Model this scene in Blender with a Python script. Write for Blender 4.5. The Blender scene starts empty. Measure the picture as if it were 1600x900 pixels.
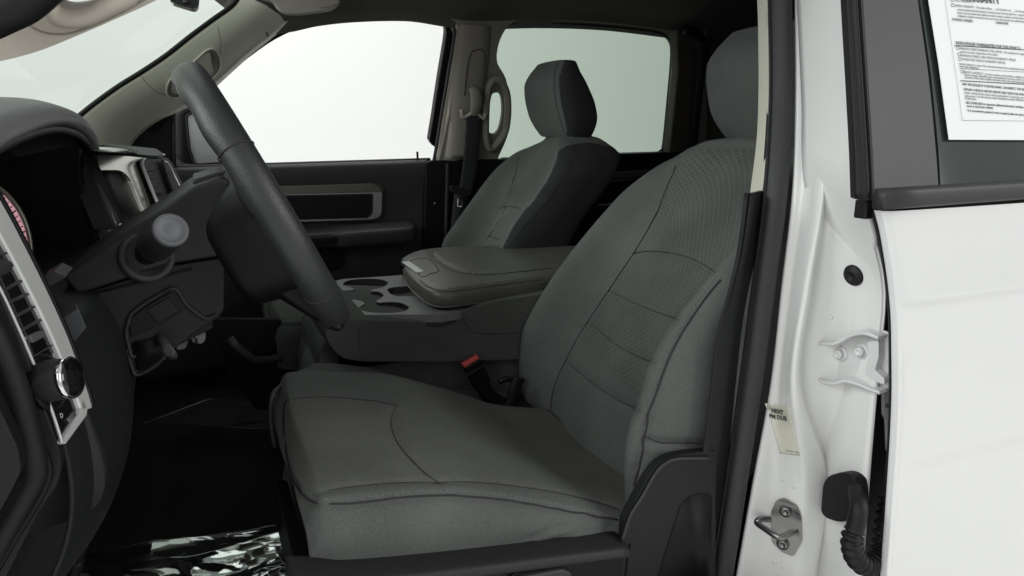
import bpy, bmesh, math, random
from mathutils import Vector as V, Matrix
from mathutils.bvhtree import BVHTree
from mathutils.geometry import tessellate_polygon
random.seed(7)
S = bpy.context.scene
C = S.collection
# ------------------------------------------------------------------ camera
F_PX, YAW, PITCH = 1100.0, math.radians(24), math.radians(13.2)
CAM = V((0, 0, 1.5))
cd = bpy.data.cameras.new('camera')
cam = bpy.data.objects.new('camera', cd)
C.objects.link(cam)
cam.location = CAM
cam.rotation_euler = (math.pi/2-PITCH, 0, -YAW)
cd.sensor_width = 36
cd.lens = 36*F_PX/1600
cd.clip_start = .02
cd.clip_end = 200
S.camera = cam
# ------------------------------------------------------------------ light
w = bpy.data.worlds.new('World')
S.world = w
w.use_nodes = True
bg = w.node_tree.nodes['Background']
bg.inputs[0].default_value = (.985, 1, .99, 1)
bg.inputs[1].default_value = 0.50
def area(name, loc, target, size, energy, col=(1, 1, 1), sy=None):
    l = bpy.data.lights.new(name, 'AREA')
    l.energy = energy; l.size = size; l.color = col
    if sy: l.shape = 'RECTANGLE'; l.size_y = sy
    o = bpy.data.objects.new(name, l); C.objects.link(o)
    o.location = loc
    o.rotation_euler = (V(target)-V(loc)).to_track_quat('-Z', 'Y').to_euler()
    return o
area('booth_light_rear_left', (3.6, -2.6, 3.0), (1.0, .5, 1.2), 2.4, 105, (1, .995, .98))
area('booth_light_front_left', (-3.0, -1.6, 3.0), (.5, .9, 1.1), 2.0, 55, (1, 1, .99))
area('booth_light_backdrop', (.6, 3.1, 4.6), (.6, 6, 1.4), 3.6, 90, (1, 1, 1))
area('booth_light_front', (-3.6, 1.5, 3.6), (.3, 1.4, 1.2), 2.4, 150, (.97, 1, .99))
S.view_settings.view_transform = 'Standard'
S.view_settings.look = 'None'
S.view_settings.exposure = 0
S.view_settings.gamma = 1

# ------------------------------------------------------------------ maths
fwd = V((math.sin(YAW)*math.cos(PITCH), math.cos(YAW)*math.cos(PITCH), -math.sin(PITCH)))
rgt = V((math.cos(YAW), -math.sin(YAW), 0))
upv = rgt.cross(fwd)
def ray(x, y): return fwd + rgt*((x-800)/F_PX) - upv*((y-450)/F_PX)
def P(x, y, Y=None, Z=None, X=None, pl=None):
    """the point of the photographed surface that lies on a given real plane"""
    d = ray(x, y)
    if Y is not None: k = (Y-CAM.y)/d.y
    elif Z is not None: k = (Z-CAM.z)/d.z
    elif X is not None: k = (X-CAM.x)/d.x
    else:
        p0, n = pl; k = (V(p0)-CAM).dot(V(n))/d.dot(V(n))
    return CAM + d*k
def PS(pts, **k): return [P(a, b, **k) for a, b in pts]
def cr1(p0, p1, p2, p3, t):
    return 0.5*((2*p1)+(p2-p0)*t+(2*p0-5*p1+4*p2-p3)*t*t+(3*p1-p0-3*p2+p3)*t*t*t)
def crv(pts, u, closed=False):
    n = len(pts)
    if closed:
        i = int(math.floor(u)) ; t = u-i
        return cr1(pts[(i-1)%n], pts[i%n], pts[(i+1)%n], pts[(i+2)%n], t)
    u = min(max(u, 0), n-1); i = min(int(u), n-2); t = u-i
    a = pts[i-1] if i > 0 else 2*pts[0]-pts[1]
    d = pts[i+2] if i+2 < n else 2*pts[-1]-pts[-2]
    return cr1(a, pts[i], pts[i+1], d, t)
def curve(pts, n, closed=False):
    pts = [V(p) for p in pts]; m = len(pts) if closed else len(pts)-1
    return [crv(pts, m*i/(n if closed else n-1), closed) for i in range(n)]
def curve2(pts, n, closed=True):
    q = curve([V((a, b, 0)) for a, b in pts], n, closed)
    return [(p.x, p.y) for p in q]
def even(pts, n):
    """resample a polyline to n points evenly spaced along it"""
    L = [0]
    for a, b in zip(pts, pts[1:]): L.append(L[-1]+(b-a).length)
    out = []; j = 0
    for i in range(n):
        s = L[-1]*i/(n-1)
        while j < len(L)-2 and L[j+1] < s: j += 1
        t = (s-L[j])/max(1e-9, L[j+1]-L[j])
        out.append(pts[j].lerp(pts[j+1], t))
    return out
def lerptab(tab, z):
    tab = sorted(tab)
    if z <= tab[0][0]: a, b = tab[0], tab[1]
    elif z >= tab[-1][0]: a, b = tab[-2], tab[-1]
    else:
        for a, b in zip(tab, tab[1:]):
            if a[0] <= z <= b[0]: break
    return a[1]+(b[1]-a[1])*(z-a[0])/(b[0]-a[0])

# ------------------------------------------------------------------ objects
def wloc(o):
    p = V((0, 0, 0))
    while o: p += o.location; o = o.parent
    return p
def obj(name, me, mat, parent=None, smooth=True, bevel=0, seg=3, solid=0, sub=0, off=-1):
    """me: bmesh or (verts, faces)"""
    if isinstance(me, tuple):
        m = bpy.data.meshes.new(name); m.from_pydata([tuple(v) for v in me[0]], [], me[1])
    else:
        m = bpy.data.meshes.new(name); me.to_mesh(m); me.free()
    if parent: m.transform(Matrix.Translation(-wloc(parent)))
    o = bpy.data.objects.new(name, m); C.objects.link(o)
    if parent: o.parent = parent
    for x in (mat if isinstance(mat, (list, tuple)) else [mat]): m.materials.append(x)
    if smooth:
        m.shade_smooth()
    if solid:
        # open sheets: the seen side keeps its place, the thickness grows behind it
        po = wloc(o); s_ = sum(p.area*(1 if p.normal.dot(CAM-(p.center+po)) > 0 else -1) for p in m.polygons)
        if s_ < 0: m.flip_normals()
        k = o.modifiers.new('thick', 'SOLIDIFY'); k.thickness = solid; k.offset = -1
    if bevel:
        k = o.modifiers.new('round', 'BEVEL'); k.width = bevel; k.segments = seg; k.limit_method = 'ANGLE'
        k.angle_limit = math.radians(38); k.harden_normals = smooth
        k = o.modifiers.new('normals', 'WEIGHTED_NORMAL'); k.keep_sharp = True
    if sub:
        k = o.modifiers.new('sub', 'SUBSURF'); k.levels = sub; k.render_levels = sub
    return o
def tag(o, label=None, cat=None, group=None, kind=None):
    if label: o['label'] = label
    if cat: o['category'] = cat
    if group: o['group'] = group
    if kind: o['kind'] = kind
    return o
def thing(name, loc, label, cat, group=None):
    o = bpy.data.objects.new(name, None); C.objects.link(o); o.location = loc
    o.empty_display_size = .05
    return tag(o, label, cat, group)
def loft(rows, nu=60, nv=60, closed=True, caps=True):
    """rows of control points; smooth bicubic surface. closed = each row is a ring"""
    nr = len(rows)
    dense = [curve(r, nu, closed) for r in rows]
    verts = []
    for j in range(nv):
        u = (nr-1)*j/(nv-1)
        for i in range(nu):
            verts.append(crv([d[i] for d in dense], u))
    faces = []
    for j in range(nv-1):
        for i in range(nu if closed else nu-1):
            a = j*nu+i; b = j*nu+(i+1) % nu
            faces.append((a, b, b+nu, a+nu))
    if closed and caps:
        c0 = sum(verts[:nu], V())/nu; verts.append(c0); k = len(verts)-1
        for i in range(nu): faces.append(((i+1) % nu, i, k))
        base = (nv-1)*nu
        c1 = sum(verts[base:base+nu], V())/nu; verts.append(c1); k = len(verts)-1
        for i in range(nu): faces.append((base+i, base+(i+1) % nu, k))
    return verts, faces
def fixn(me):
    bm = bmesh.new()
    vs = [bm.verts.new(v) for v in me[0]]
    for f in me[1]:
        try: bm.faces.new([vs[i] for i in f])
        except ValueError: pass
    bmesh.ops.recalc_face_normals(bm, faces=bm.faces)
    if bm.calc_volume(signed=True) < 0: bmesh.ops.reverse_faces(bm, faces=bm.faces)
    return bm
def tube(pts, r, n=10, closed=False, flat=None, ref=None, caps=True):
    """sweep; r number or list; flat=(a,b) half axes; ref = direction of axis a"""
    pts = [V(p) for p in pts]; m = len(pts); verts = []; faces = []
    prev = None
    for i, p in enumerate(pts):
        if closed: t = pts[(i+1) % m]-pts[i-1]
        else: t = pts[min(i+1, m-1)]-pts[max(i-1, 0)]
        t.normalize()
        if ref is not None: a = V(ref)
        elif prev is not None: a = prev
        else: a = V((0, 0, 1)) if abs(t.z) < .9 else V((1, 0, 0))
        a = a-t*a.dot(t)
        if a.length < 1e-6: a = t.orthogonal()
        a.normalize(); b = t.cross(a); prev = a
        rr = r[i] if isinstance(r, (list, tuple)) else r
        ra, rb = (flat[0]*rr, flat[1]*rr) if flat else (rr, rr)
        for k in range(n):
            g = 2*math.pi*k/n
            verts.append(p+a*math.cos(g)*ra+b*math.sin(g)*rb)
    for i in range(m if closed else m-1):
        for k in range(n):
            A = i*n+k; B = i*n+(k+1) % n; c = ((i+1) % m)*n
            faces.append((A, B, c+(k+1) % n, c+k))
    if not closed and caps:
        faces.append(tuple(range(n))[::-1]); faces.append(tuple((m-1)*n+k for k in range(n)))
    return verts, faces
def merge(*ms):
    v = []; f = []
    for a, b in ms:
        k = len(v); v += list(a); f += [tuple(i+k for i in q) for q in b]
    return v, f
def prism(outer, depthvec, holes=()):
    """outer: list of 3D points; extruded by depthvec"""
    loops = [[V(p) for p in outer]]+[[V(p) for p in h] for h in holes]
    flat = [p for l in loops for p in l]; n = len(flat); d = V(depthvec)
    tri = tessellate_polygon(loops)
    verts = flat+[p+d for p in flat]
    bm = bmesh.new(); vs = [bm.verts.new(v) for v in verts]
    for t in tri:
        try:
            bm.faces.new([vs[i] for i in t]); bm.faces.new([vs[i+n] for i in reversed(t)])
        except ValueError: pass
    k = 0
    for l in loops:
        for i in range(len(l)):
            a = k+i; b = k+(i+1) % len(l)
            try: bm.faces.new([vs[a], vs[b], vs[b+n], vs[a+n]])
            except ValueError: pass
        k += len(l)
    bmesh.ops.recalc_face_normals(bm, faces=bm.faces)
    bmesh.ops.dissolve_limit(bm, angle_limit=.01, verts=bm.verts, edges=bm.edges)
    return bm
def box(x0, x1, y0, y1, z0, z1):
    v = [(x, y, z) for x in (x0, x1) for y in (y0, y1) for z in (z0, z1)]
    return [V(p) for p in v], [(0, 1, 3, 2), (4, 6, 7, 5), (0, 4, 5, 1), (2, 3, 7, 6), (0, 2, 6, 4), (1, 5, 7, 3)]
def obox(c, ax, ay, az):
    """box from centre and three half axis vectors"""
    c, ax, ay, az = V(c), V(ax), V(ay), V(az)
    v = [c+ax*i+ay*j+az*k for i in (-1, 1) for j in (-1, 1) for k in (-1, 1)]
    return fixn((v, [(0, 1, 3, 2), (4, 6, 7, 5), (0, 4, 5, 1), (2, 3, 7, 6), (0, 2, 6, 4), (1, 5, 7, 3)]))
def cyl(a, b, r, n=24, r2=None):
    return tube([a, b], [r, r2 if r2 is not None else r], n)
def disc_lathe(c, axis, prof, n=32):
    """prof: (radius, height along axis)"""
    axis = V(axis).normalized(); e = axis.orthogonal().normalized(); g = axis.cross(e); c = V(c)
    verts = []; faces = []
    for r, h in prof:
        for k in range(n):
            t = 2*math.pi*k/n
            verts.append(c+axis*h+(e*math.cos(t)+g*math.sin(t))*r)
    for j in range(len(prof)-1):
        for k in range(n):
            faces.append((j*n+k, j*n+(k+1) % n, (j+1)*n+(k+1) % n, (j+1)*n+k))
    faces.append(tuple(range(n))[::-1]); faces.append(tuple((len(prof)-1)*n+k for k in range(n)))
    return fixn((verts, faces))
def text(name, s, origin, xdir, ydir, size, mat, parent, lift=.0005, ext=.0001, bold=0):
    c = bpy.data.curves.new(name, 'FONT'); c.body = s; c.size = size; c.extrude = ext; c.offset = bold; c.resolution_u = 2
    o = bpy.data.objects.new(name, c); C.objects.link(o)
    dg = bpy.context.evaluated_depsgraph_get(); dg.update()
    m = bpy.data.meshes.new_from_object(o.evaluated_get(dg))
    bpy.data.objects.remove(o); m.name = name
    x = V(xdir).normalized(); y = V(ydir); y = (y-x*y.dot(x)).normalized(); z = x.cross(y)
    M = Matrix.Translation(V(origin)+z*lift) @ Matrix((x, y, z)).transposed().to_4x4()
    m.transform(M)
    if parent: m.transform(Matrix.Translation(-wloc(parent)))
    m.materials.clear(); m.materials.append(mat)
    o = bpy.data.objects.new(name, m); C.objects.link(o)
    if parent: o.parent = parent
    return o
def bvh_of(o):
    me = o.data; off = wloc(o)
    return BVHTree.FromPolygons([v.co+off for v in me.vertices], [tuple(p.vertices) for p in me.polygons])
def facing(p, n):
    return n if n.dot(CAM-p) > 0 else -n
def on_surface(bvh, pts_px, n, smooth=True):
    """seam traced as the photo shows it, laid on the real surface"""
    out = []
    pp = curve([V((a, b, 0)) for a, b in pts_px], n) if smooth else [V((a, b, 0)) for a, b in pts_px]
    for p in pp:
        h = bvh.ray_cast(CAM, ray(p.x, p.y).normalized())
        if h[0] is not None: out.append((h[0], facing(h[0], h[1])))
    return out
def groove(o, lines, depth=.0035, width=.006):
    """press seams into the padding"""
    from mathutils.kdtree import KDTree
    pts = [p for l in lines for p, _ in l]
    if not pts: return
    kd = KDTree(len(pts))
    for i, p in enumerate(pts): kd.insert(p, i)
    kd.balance(); me = o.data; off = wloc(o)
    nm = [v.normal.copy() for v in me.vertices]
    for v, n in zip(me.vertices, nm):
        d = kd.find(v.co+off)[2]
        if d < width*3: v.co -= n*depth*math.exp(-(d/width)**2)
def easy(line, it=12):
    """relax a stitched line so it runs evenly"""
    if len(line) < 4: return line
    ps = even([p for p, _ in line], len(line)); ns = [n.copy() for _, n in line]
    for _ in range(it):
        ps = [ps[0]]+[(ps[i-1]+ps[i]*2+ps[i+1])/4 for i in range(1, len(ps)-1)]+[ps[-1]]
        ns = [ns[0]]+[(ns[i-1]+ns[i]*2+ns[i+1]).normalized() for i in range(1, len(ns)-1)]+[ns[-1]]
    return list(zip(ps, ns))
def seam(line, r, mat, parent, name='seam', lift=.0004):
    pts = [p+n*lift for p, n in line]
    if len(pts) < 3: return
    return obj(name, tube(even(pts, max(8, len(pts)//2)), r, 6), mat, parent)
def stitches(line, mat, parent, r=.0006, ln=.004, gap=.0035, lift=.0008, side=0, name='stitching'):
    pts = [p+n*lift for p, n in line]
    L = sum((b-a).length for a, b in zip(pts, pts[1:]))
    k = int(L/(ln+gap)); q = even(pts, k*4+1); ms = []
    for i in range(k): ms.append(tube([q[i*4], q[i*4+1], q[i*4+2]], r, 5))
    return obj(name, merge(*ms), mat, parent)
# ------------------------------------------------------------------ materials
def newmat(name):
    m = bpy.data.materials.new(name); m.use_nodes = True
    nt = m.node_tree; return m, nt, nt.nodes, nt.links, nt.nodes['Principled BSDF']
def plain(name, col, rough=.5, metal=0, bump=0, bscale=400, var=0, vscale=8, coat=0, spec=.5, kind='noise', detail=3):
    m, nt, N, L, b = newmat(name)
    b.inputs['Base Color'].default_value = (*col, 1)
    b.inputs['Roughness'].default_value = rough; b.inputs['Metallic'].default_value = metal
    b.inputs['Specular IOR Level'].default_value = spec
    b.inputs['Coat Weight'].default_value = coat; b.inputs['Coat Roughness'].default_value = .05
    tc = N.new('ShaderNodeTexCoord')
    if bump:
        if kind == 'noise':
            t = N.new('ShaderNodeTexNoise'); t.inputs['Detail'].default_value = detail; o = t.outputs['Fac']
        else:
            t = N.new('ShaderNodeTexVoronoi'); t.feature = 'DISTANCE_TO_EDGE'; o = t.outputs['Distance']
        t.inputs['Scale'].default_value = bscale; L.new(tc.outputs['Object'], t.inputs['Vector'])
        bp = N.new('ShaderNodeBump'); bp.inputs['Strength'].default_value = bump; bp.inputs['Distance'].default_value = .001
        L.new(o, bp.inputs['Height']); L.new(bp.outputs[0], b.inputs['Normal'])
    if var:
        t = N.new('ShaderNodeTexNoise'); t.inputs['Scale'].default_value = vscale; t.inputs['Detail'].default_value = 5
        L.new(tc.outputs['Object'], t.inputs['Vector'])
        r = N.new('ShaderNodeMapRange'); r.inputs[3].default_value = 1-var; r.inputs[4].default_value = 1+var
        L.new(t.outputs['Fac'], r.inputs[0])
        mx = N.new('ShaderNodeVectorMath'); mx.operation = 'SCALE'; mx.inputs[0].default_value = col
        L.new(r.outputs[0], mx.inputs['Scale']); L.new(mx.outputs[0], b.inputs['Base Color'])
        r2 = N.new('ShaderNodeMapRange'); r2.inputs[3].default_value = max(0, rough-var*.4); r2.inputs[4].default_value = min(1, rough+var*.4)
        L.new(t.outputs['Fac'], r2.inputs[0]); L.new(r2.outputs[0], b.inputs['Roughness'])
    return m
def fabric(name, col, weave=900, pattern=0, psc=(1, 1), sheen=.03):
    m, nt, N, L, b = newmat(name)
    b.inputs['Roughness'].default_value = .95
    b.inputs['Specular IOR Level'].default_value = .15
    b.inputs['Sheen Weight'].default_value = sheen; b.inputs['Sheen Roughness'].default_value = .5
    b.inputs['Sheen Tint'].default_value = (.85, .9, .87, 1)
    tc = N.new('ShaderNodeTexCoord')
    n1 = N.new('ShaderNodeTexNoise'); n1.inputs['Scale'].default_value = weave*.8; n1.inputs['Detail'].default_value = 2
    n2 = N.new('ShaderNodeTexNoise'); n2.inputs['Scale'].default_value = 9; n2.inputs['Detail'].default_value = 6
    for t in (n1, n2): L.new(tc.outputs['Object'], t.inputs['Vector'])
    add = N.new('ShaderNodeMath'); add.operation = 'MULTIPLY_ADD'; add.inputs[1].default_value = 1.0; L.new(n1.outputs['Fac'], add.inputs[0])
    r = N.new('ShaderNodeMapRange'); r.inputs[3].default_value = .2; r.inputs[4].default_value = .85
    L.new(n2.outputs['Fac'], r.inputs[0]); L.new(r.outputs[0], add.inputs[2])
    h = add.outputs[0]; colfac = add.outputs[0]
    bp = N.new('ShaderNodeBump'); bp.inputs['Strength'].default_value = .7; bp.inputs['Distance'].default_value = .001
    L.new(n1.outputs['Fac'], bp.inputs['Height'])
    last = bp
    if pattern:
        mp = N.new('ShaderNodeMapping'); mp.inputs['Scale'].default_value = (psc[0], psc[1], 1)
        L.new(tc.outputs['UV'], mp.inputs['Vector'])
        sp = N.new('ShaderNodeSeparateXYZ'); L.new(mp.outputs[0], sp.inputs[0])
        # woven lattice of short slanted bars
        def sn(sock, k, ph=0):
            a = N.new('ShaderNodeMath'); a.operation = 'MULTIPLY_ADD'; a.inputs[1].default_value = k; a.inputs[2].default_value = ph
            L.new(sock, a.inputs[0]); s_ = N.new('ShaderNodeMath'); s_.operation = 'SINE'; L.new(a.outputs[0], s_.inputs[0]); return s_.outputs[0]
        ad = N.new('ShaderNodeMath'); ad.operation = 'ADD'; L.new(sp.outputs[0], ad.inputs[0]); L.new(sp.outputs[1], ad.inputs[1])
        sb = N.new('ShaderNodeMath'); sb.operation = 'SUBTRACT'; L.new(sp.outputs[0], sb.inputs[0]); L.new(sp.outputs[1], sb.inputs[1])
        def ab(k):
            q = N.new('ShaderNodeMath'); q.operation = 'ABSOLUTE'; L.new(k, q.inputs[0]); return q.outputs[0]
        s1 = ab(sn(ad.outputs[0], math.pi)); s2 = ab(sn(sb.outputs[0], math.pi))
        mu = N.new('ShaderNodeMath'); mu.operation = 'MINIMUM'; L.new(s1, mu.inputs[0]); L.new(s2, mu.inputs[1])
        rr = N.new('ShaderNodeMapRange'); rr.inputs[1].default_value = .12; rr.inputs[2].default_value = .45; L.new(mu.outputs[0], rr.inputs[0])
        b2 = N.new('ShaderNodeBump'); b2.inputs['Strength'].default_value = -.4*pattern; b2.inputs['Distance'].default_value = .0012
        L.new(rr.outputs[0], b2.inputs['Height']); L.new(bp.outputs[0], b2.inputs['Normal']); last = b2
        mm = N.new('ShaderNodeMath'); mm.operation = 'MULTIPLY_ADD'; mm.inputs[1].default_value = -.30*pattern
        L.new(rr.outputs[0], mm.inputs[0]); L.new(colfac, mm.inputs[2]); colfac = mm.outputs[0]
    L.new(last.outputs[0], b.inputs['Normal'])
    sc = N.new('ShaderNodeVectorMath'); sc.operation = 'SCALE'; sc.inputs[0].default_value = col
    L.new(colfac, sc.inputs['Scale']); L.new(sc.outputs[0], b.inputs['Base Color'])
    return m
def glass(name, tint, gloss=.06):
    m = bpy.data.materials.new(name); m.use_nodes = True; nt = m.node_tree; N = nt.nodes; L = nt.links
    N.remove(N['Principled BSDF']); out = N['Material Output']
    t = N.new('ShaderNodeBsdfTransparent'); t.inputs[0].default_value = (*tint, 1)
    g = N.new('ShaderNodeBsdfGlossy'); g.inputs['Roughness'].default_value = .02
    mx = N.new('ShaderNodeMixShader'); lw = N.new('ShaderNodeLayerWeight'); lw.inputs[0].default_value = gloss*4
    ml = N.new('ShaderNodeMath'); ml.operation = 'MULTIPLY'; ml.inputs[1].default_value = min(.5, gloss*5)
    L.new(lw.outputs['Fresnel'], ml.inputs[0]); L.new(ml.outputs[0], mx.inputs[0])
    L.new(t.outputs[0], mx.inputs[1]); L.new(g.outputs[0], mx.inputs[2]); L.new(mx.outputs[0], out.inputs[0])
    return m
def emit(name, col, s):
    m, nt, N, L, b = newmat(name); b.inputs['Base Color'].default_value = (*col, 1)
    b.inputs['Emission Color'].default_value = (*col, 1); b.inputs['Emission Strength'].default_value = s; return m
M = dict(
 fab=fabric('seat_cloth', (.098, .105, .099)),
 fab_in=fabric('seat_cloth_patterned', (.112, .119, .111), pattern=1, psc=(68, 78)),
 fab_cu=fabric('seat_cloth_dotted', (.118, .123, .113), pattern=.35, psc=(130, 130)),
 fab_shade=fabric('seat_cloth_shaded', (.030, .032, .031), sheen=.02),  # seat cloth darkened: shade on the passenger seat's inboard side put into the colour
 seamdk=plain('seam_thread_dark', (.026, .027, .026), .9),
 fab_cs=fabric('console_cloth', (.082, .087, .081), sheen=.03),
 pipe=fabric('seat_piping', (.055, .06, .056)),
 stitch=plain('stitching_thread', (.16, .17, .155), .9),
 vinyl=plain('armrest_vinyl', (.090, .088, .080), .40, bump=.25, bscale=700, kind='voronoi', var=.12),
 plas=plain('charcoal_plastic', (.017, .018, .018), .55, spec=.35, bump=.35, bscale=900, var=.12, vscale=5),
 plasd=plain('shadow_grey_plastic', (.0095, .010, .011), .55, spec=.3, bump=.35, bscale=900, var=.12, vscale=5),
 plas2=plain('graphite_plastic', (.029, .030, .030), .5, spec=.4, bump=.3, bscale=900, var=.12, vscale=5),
 dashtop=plain('dash_pad_grained', (.125, .125, .13), .5, bump=.5, bscale=600, kind='voronoi', var=.1),
 black=plain('black_plastic', (.004, .004, .005), .5, spec=.25, bump=.1, bscale=500),
 gloss=plain('gloss_black', (.006, .006, .006), .12, coat=.3),
 rubber=plain('black_rubber', (.007, .007, .0075), .55, spec=.3, bump=.2, bscale=500, var=.2, vscale=20),
 sealm=plain('grey_door_seal', (.036, .036, .038), .6, bump=.2, bscale=700, var=.12, vscale=15),
 leather=plain('wheel_leather', (.026, .028, .028), .42, bump=.4, bscale=420, kind='voronoi', var=.18, vscale=14),
 beige=plain('beige_trim', (.60, .60, .50), .7, bump=.2, bscale=600, var=.04, vscale=4),
 beige_w=plain('warm_beige_trim', (.40, .365, .31), .65, bump=.2, bscale=600, var=.05, vscale=4),
 taupe=plain('taupe_pillar_trim', (.22, .205, .175), .7, bump=.2, bscale=600, var=.05, vscale=4),
 head=plain('headliner_cloth', (.075, .070, .066), .95, bump=.5, bscale=1200, var=.05),
 hdark=plain('dark_quarter_trim', (.05, .043, .038), .8, bump=.2, bscale=800),
 white=plain('white_body_paint', (.74, .745, .74), .28, coat=.6, var=.012, vscale=3),
 jambw=plain('white_jamb_paint', (.70, .705, .695), .35, coat=.35, var=.04, vscale=10),
 appl=plain('matt_grey_applique', (.030, .030, .032), .45, spec=.35, bump=.1, bscale=900, var=.06),
 satin=plain('satin_silver', (.80, .80, .74), .24, metal=.75, var=.05),
 satin_d=plain('dark_satin_silver', (.15, .145, .12), .38, metal=.7),
 silver=plain('brushed_silver_paint', (.62, .63, .62), .35, metal=.35),
 chrome=plain('chrome', (.85, .85, .85), .08, metal=1),
 steel=plain('zinc_plated_steel', (.26, .26, .255), .33, metal=1, bump=.2, bscale=200, var=.15, vscale=40),
 carpet=plain('black_carpet', (.006, .006, .007), 1, bump=1, bscale=900),
 web=plain('belt_webbing', (.018, .018, .02), .8, bump=.6, bscale=1200),
 red=plain('red_button', (.62, .09, .09), .35, coat=.2),
 redm=emit('needle_red', (.8, .01, .02), .45),
 paper=plain('paper', (.80, .82, .82), .6),
 ink=plain('ink', (.05, .05, .055), .7), inkg=plain('ink_grey', (.28, .28, .29), .7),
 sticker=plain('sticker_yellowed', (.66, .65, .55), .4, var=.12, vscale=45),
 lamp_white=plain('icon_white', (.6, .62, .62), .5),
 hinge=plain('hinge_paint', (.60, .605, .60), .3, coat=.4, var=.1, vscale=60),
 dial=emit('dial_ring', (.78, .42, .46), .28),
 gl_wind=glass('windshield_glass', (.72, .775, .735), .012), gl_front=glass('door_glass', (.992, .995, .99), .015),
 gl_rear=glass('tinted_glass', (.715, .775, .725), .015),
 studio=plain('white_studio_paint', (.79, .795, .785), .9),
)
# a dark privacy glass on the near rear door
m, nt, N_, L_, b_ = newmat('privacy_glass'); b_.inputs['Base Color'].default_value = (.030, .040, .038, 1); b_.inputs['Roughness'].default_value = .07
b_.inputs['Specular IOR Level'].default_value = .55; M['gl_priv'] = m
# mirror
M['mirror'] = plain('mirror_silver', (.88, .9, .9), .02, metal=1)
# ------------------------------------------------------------------ studio round the truck
n = 24; rows = []
prof = [(-4, 0), (1.0, 0), (4.6, 0)]+[(4.6+1.4*math.sin(a*math.pi/16), 1.4-1.4*math.cos(a*math.pi/16)) for a in range(1, 9)]+[(6.0, 3), (6.0, 6)]
v = []; f = []
for i, (y, z) in enumerate(prof):
    for x in (-9, 12): v.append((x, y, z))
    if i: f.append((2*i-2, 2*i-1, 2*i+1, 2*i))
fl = obj('studio_floor', (v, f), M['studio']); tag(fl, kind='structure')

# ------------------------------------------------------------------ far (passenger) side planes
def farplane(y0): return (V((0, y0, 1.39)), V((0, 1, .28)))
FG = farplane(2.135)     # window glass
FD = farplane(2.115)     # door frame
FI = farplane(2.075)     # inner trim
OUT = V((0, 1, .28)).normalized()
cab = thing('truck_cab', (.6, 1.37, .8), 'white truck cab around the seats, dark roof lining, beige pillars, white door jamb', 'truck cab')

def psp(pts, n, closed=True, **k):
    return [P(a, b, **k) for a, b in curve2(pts, n, closed)]
# headliner : one vaulted sheet
edge_px = [(300, -60), (372, 6), (402, 26), (440, 22), (500, 16), (560, 10), (640, 8), (700, 22), (745, 32), (850, 35), (950, 40), (1040, 48), (1100, 62)]
rows = []
far = [P(a, b, pl=FI) for a, b in [(330, -20), (402, 34), (450, 36), (500, 26), (560, 20), (640, 19), (700, 28), (745, 33), (850, 31), (950, 35), (1040, 46), (1080, 52)]]+[V((1.75, 1.99, 1.80)), V((2.14, 1.99, 1.80))]
cols = []
for p in far:
    c = [p+V((0, .03, -.02)), p, p+V((0, -.05, .035)), V((p.x, 1.75, 1.905)), V((p.x, 1.37, 1.93)), V((p.x, 1.0, 1.90)), V((p.x, .80, 1.84)), V((p.x, .72, 1.78))]
    cols.append(c)
hl = obj('headliner', loft(cols, 40, 80, closed=False), M['head'], cab, solid=.02, off=1)
# passenger A pillar trim, a rounded beam from the dash to the header
E1 = [(110, 196), (145, 167), (185, 138), (225, 113), (262, 88), (300, 58), (335, 32), (365, 10), (380, -14)]
E2 = [(196, 262), (203, 224), (232, 194), (272, 172), (312, 152), (343, 124), (385, 86), (418, 60), (455, 30)]
A1 = curve(PS(E1, Y=1.93), 24); A2 = [P(a, b, pl=FI) for a, b in curve2(E2, 24, False)]
rows = []
for a, b in zip(A1, A2):
    d = b-a; nrm = V((.25, -1, -.1)).normalized()
    rows.append([a+V((-.004, .05, .0)), a+nrm*.001, a+d*.12+nrm*.016, a+d*.4+nrm*.026, a+d*.7+nrm*.018, a+d*.93+nrm*.004, b, b+V((.005, .05, -.005))])
ap = obj('a_pillar_trim', loft(rows, 40, 60, closed=False), M['beige'], cab, solid=.006, off=1)
ap['label'] = 'pale beige pillar trim at the far end of the windshield'
bvA = bvh_of(ap)
# windshield rubber along the pillar
rub = [P(a-2, b-2, Y=1.925) for a, b in curve2(E1, 40, False)]
obj('windshield_seal', tube(rub, .0055, 8), M['rubber'], ap)
# recess and grab handle of the A pillar
hp = [(262, 143), (268, 122), (300, 98), (322, 79), (335, 80), (342, 96), (338, 112), (322, 127), (290, 146), (272, 150)]
loop = on_surface(bvA, curve2(hp, 60, True), 60, False)
if loop:
    nn = sum((q for _, q in loop), V()).normalized(); cc = sum((p for p, _ in loop), V())/len(loop)
    ring = [cc+(p-cc)*1.06+nn*.001 for p, _ in loop]; r2 = [cc+(p-cc)*.93+nn*.0035 for p, _ in loop]; r3 = [cc+(p-cc)*.82-nn*.0005+(0*nn) for p, _ in loop]
    hr = obj('grab_handle_recess', loft([ring, r2, r3, [cc+(p-cc)*.3+nn*.001 for p in r3]], 60, 24, closed=True), plain('handle_recess', (.19, .185, .15), .75), ap)
    obj('recess_rim', tube([p+nn*.002 for p in ring], .0025, 8, closed=True), M['beige'], ap)
    a0 = P(275, 140, Y=1.99); a1 = P(330, 90, Y=1.96)
# seam lines of the pillar trim
for sp in ([(218, 116), (232, 133), (250, 146), (275, 150)], [(340, 42), (345, 70), (343, 90)]):
    l = on_surface(bvA, sp, 30)
    if len(l) > 3: obj('trim_joint', tube([p+q*.0003 for p, q in l], .0008, 5), M['taupe'], ap)

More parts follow.
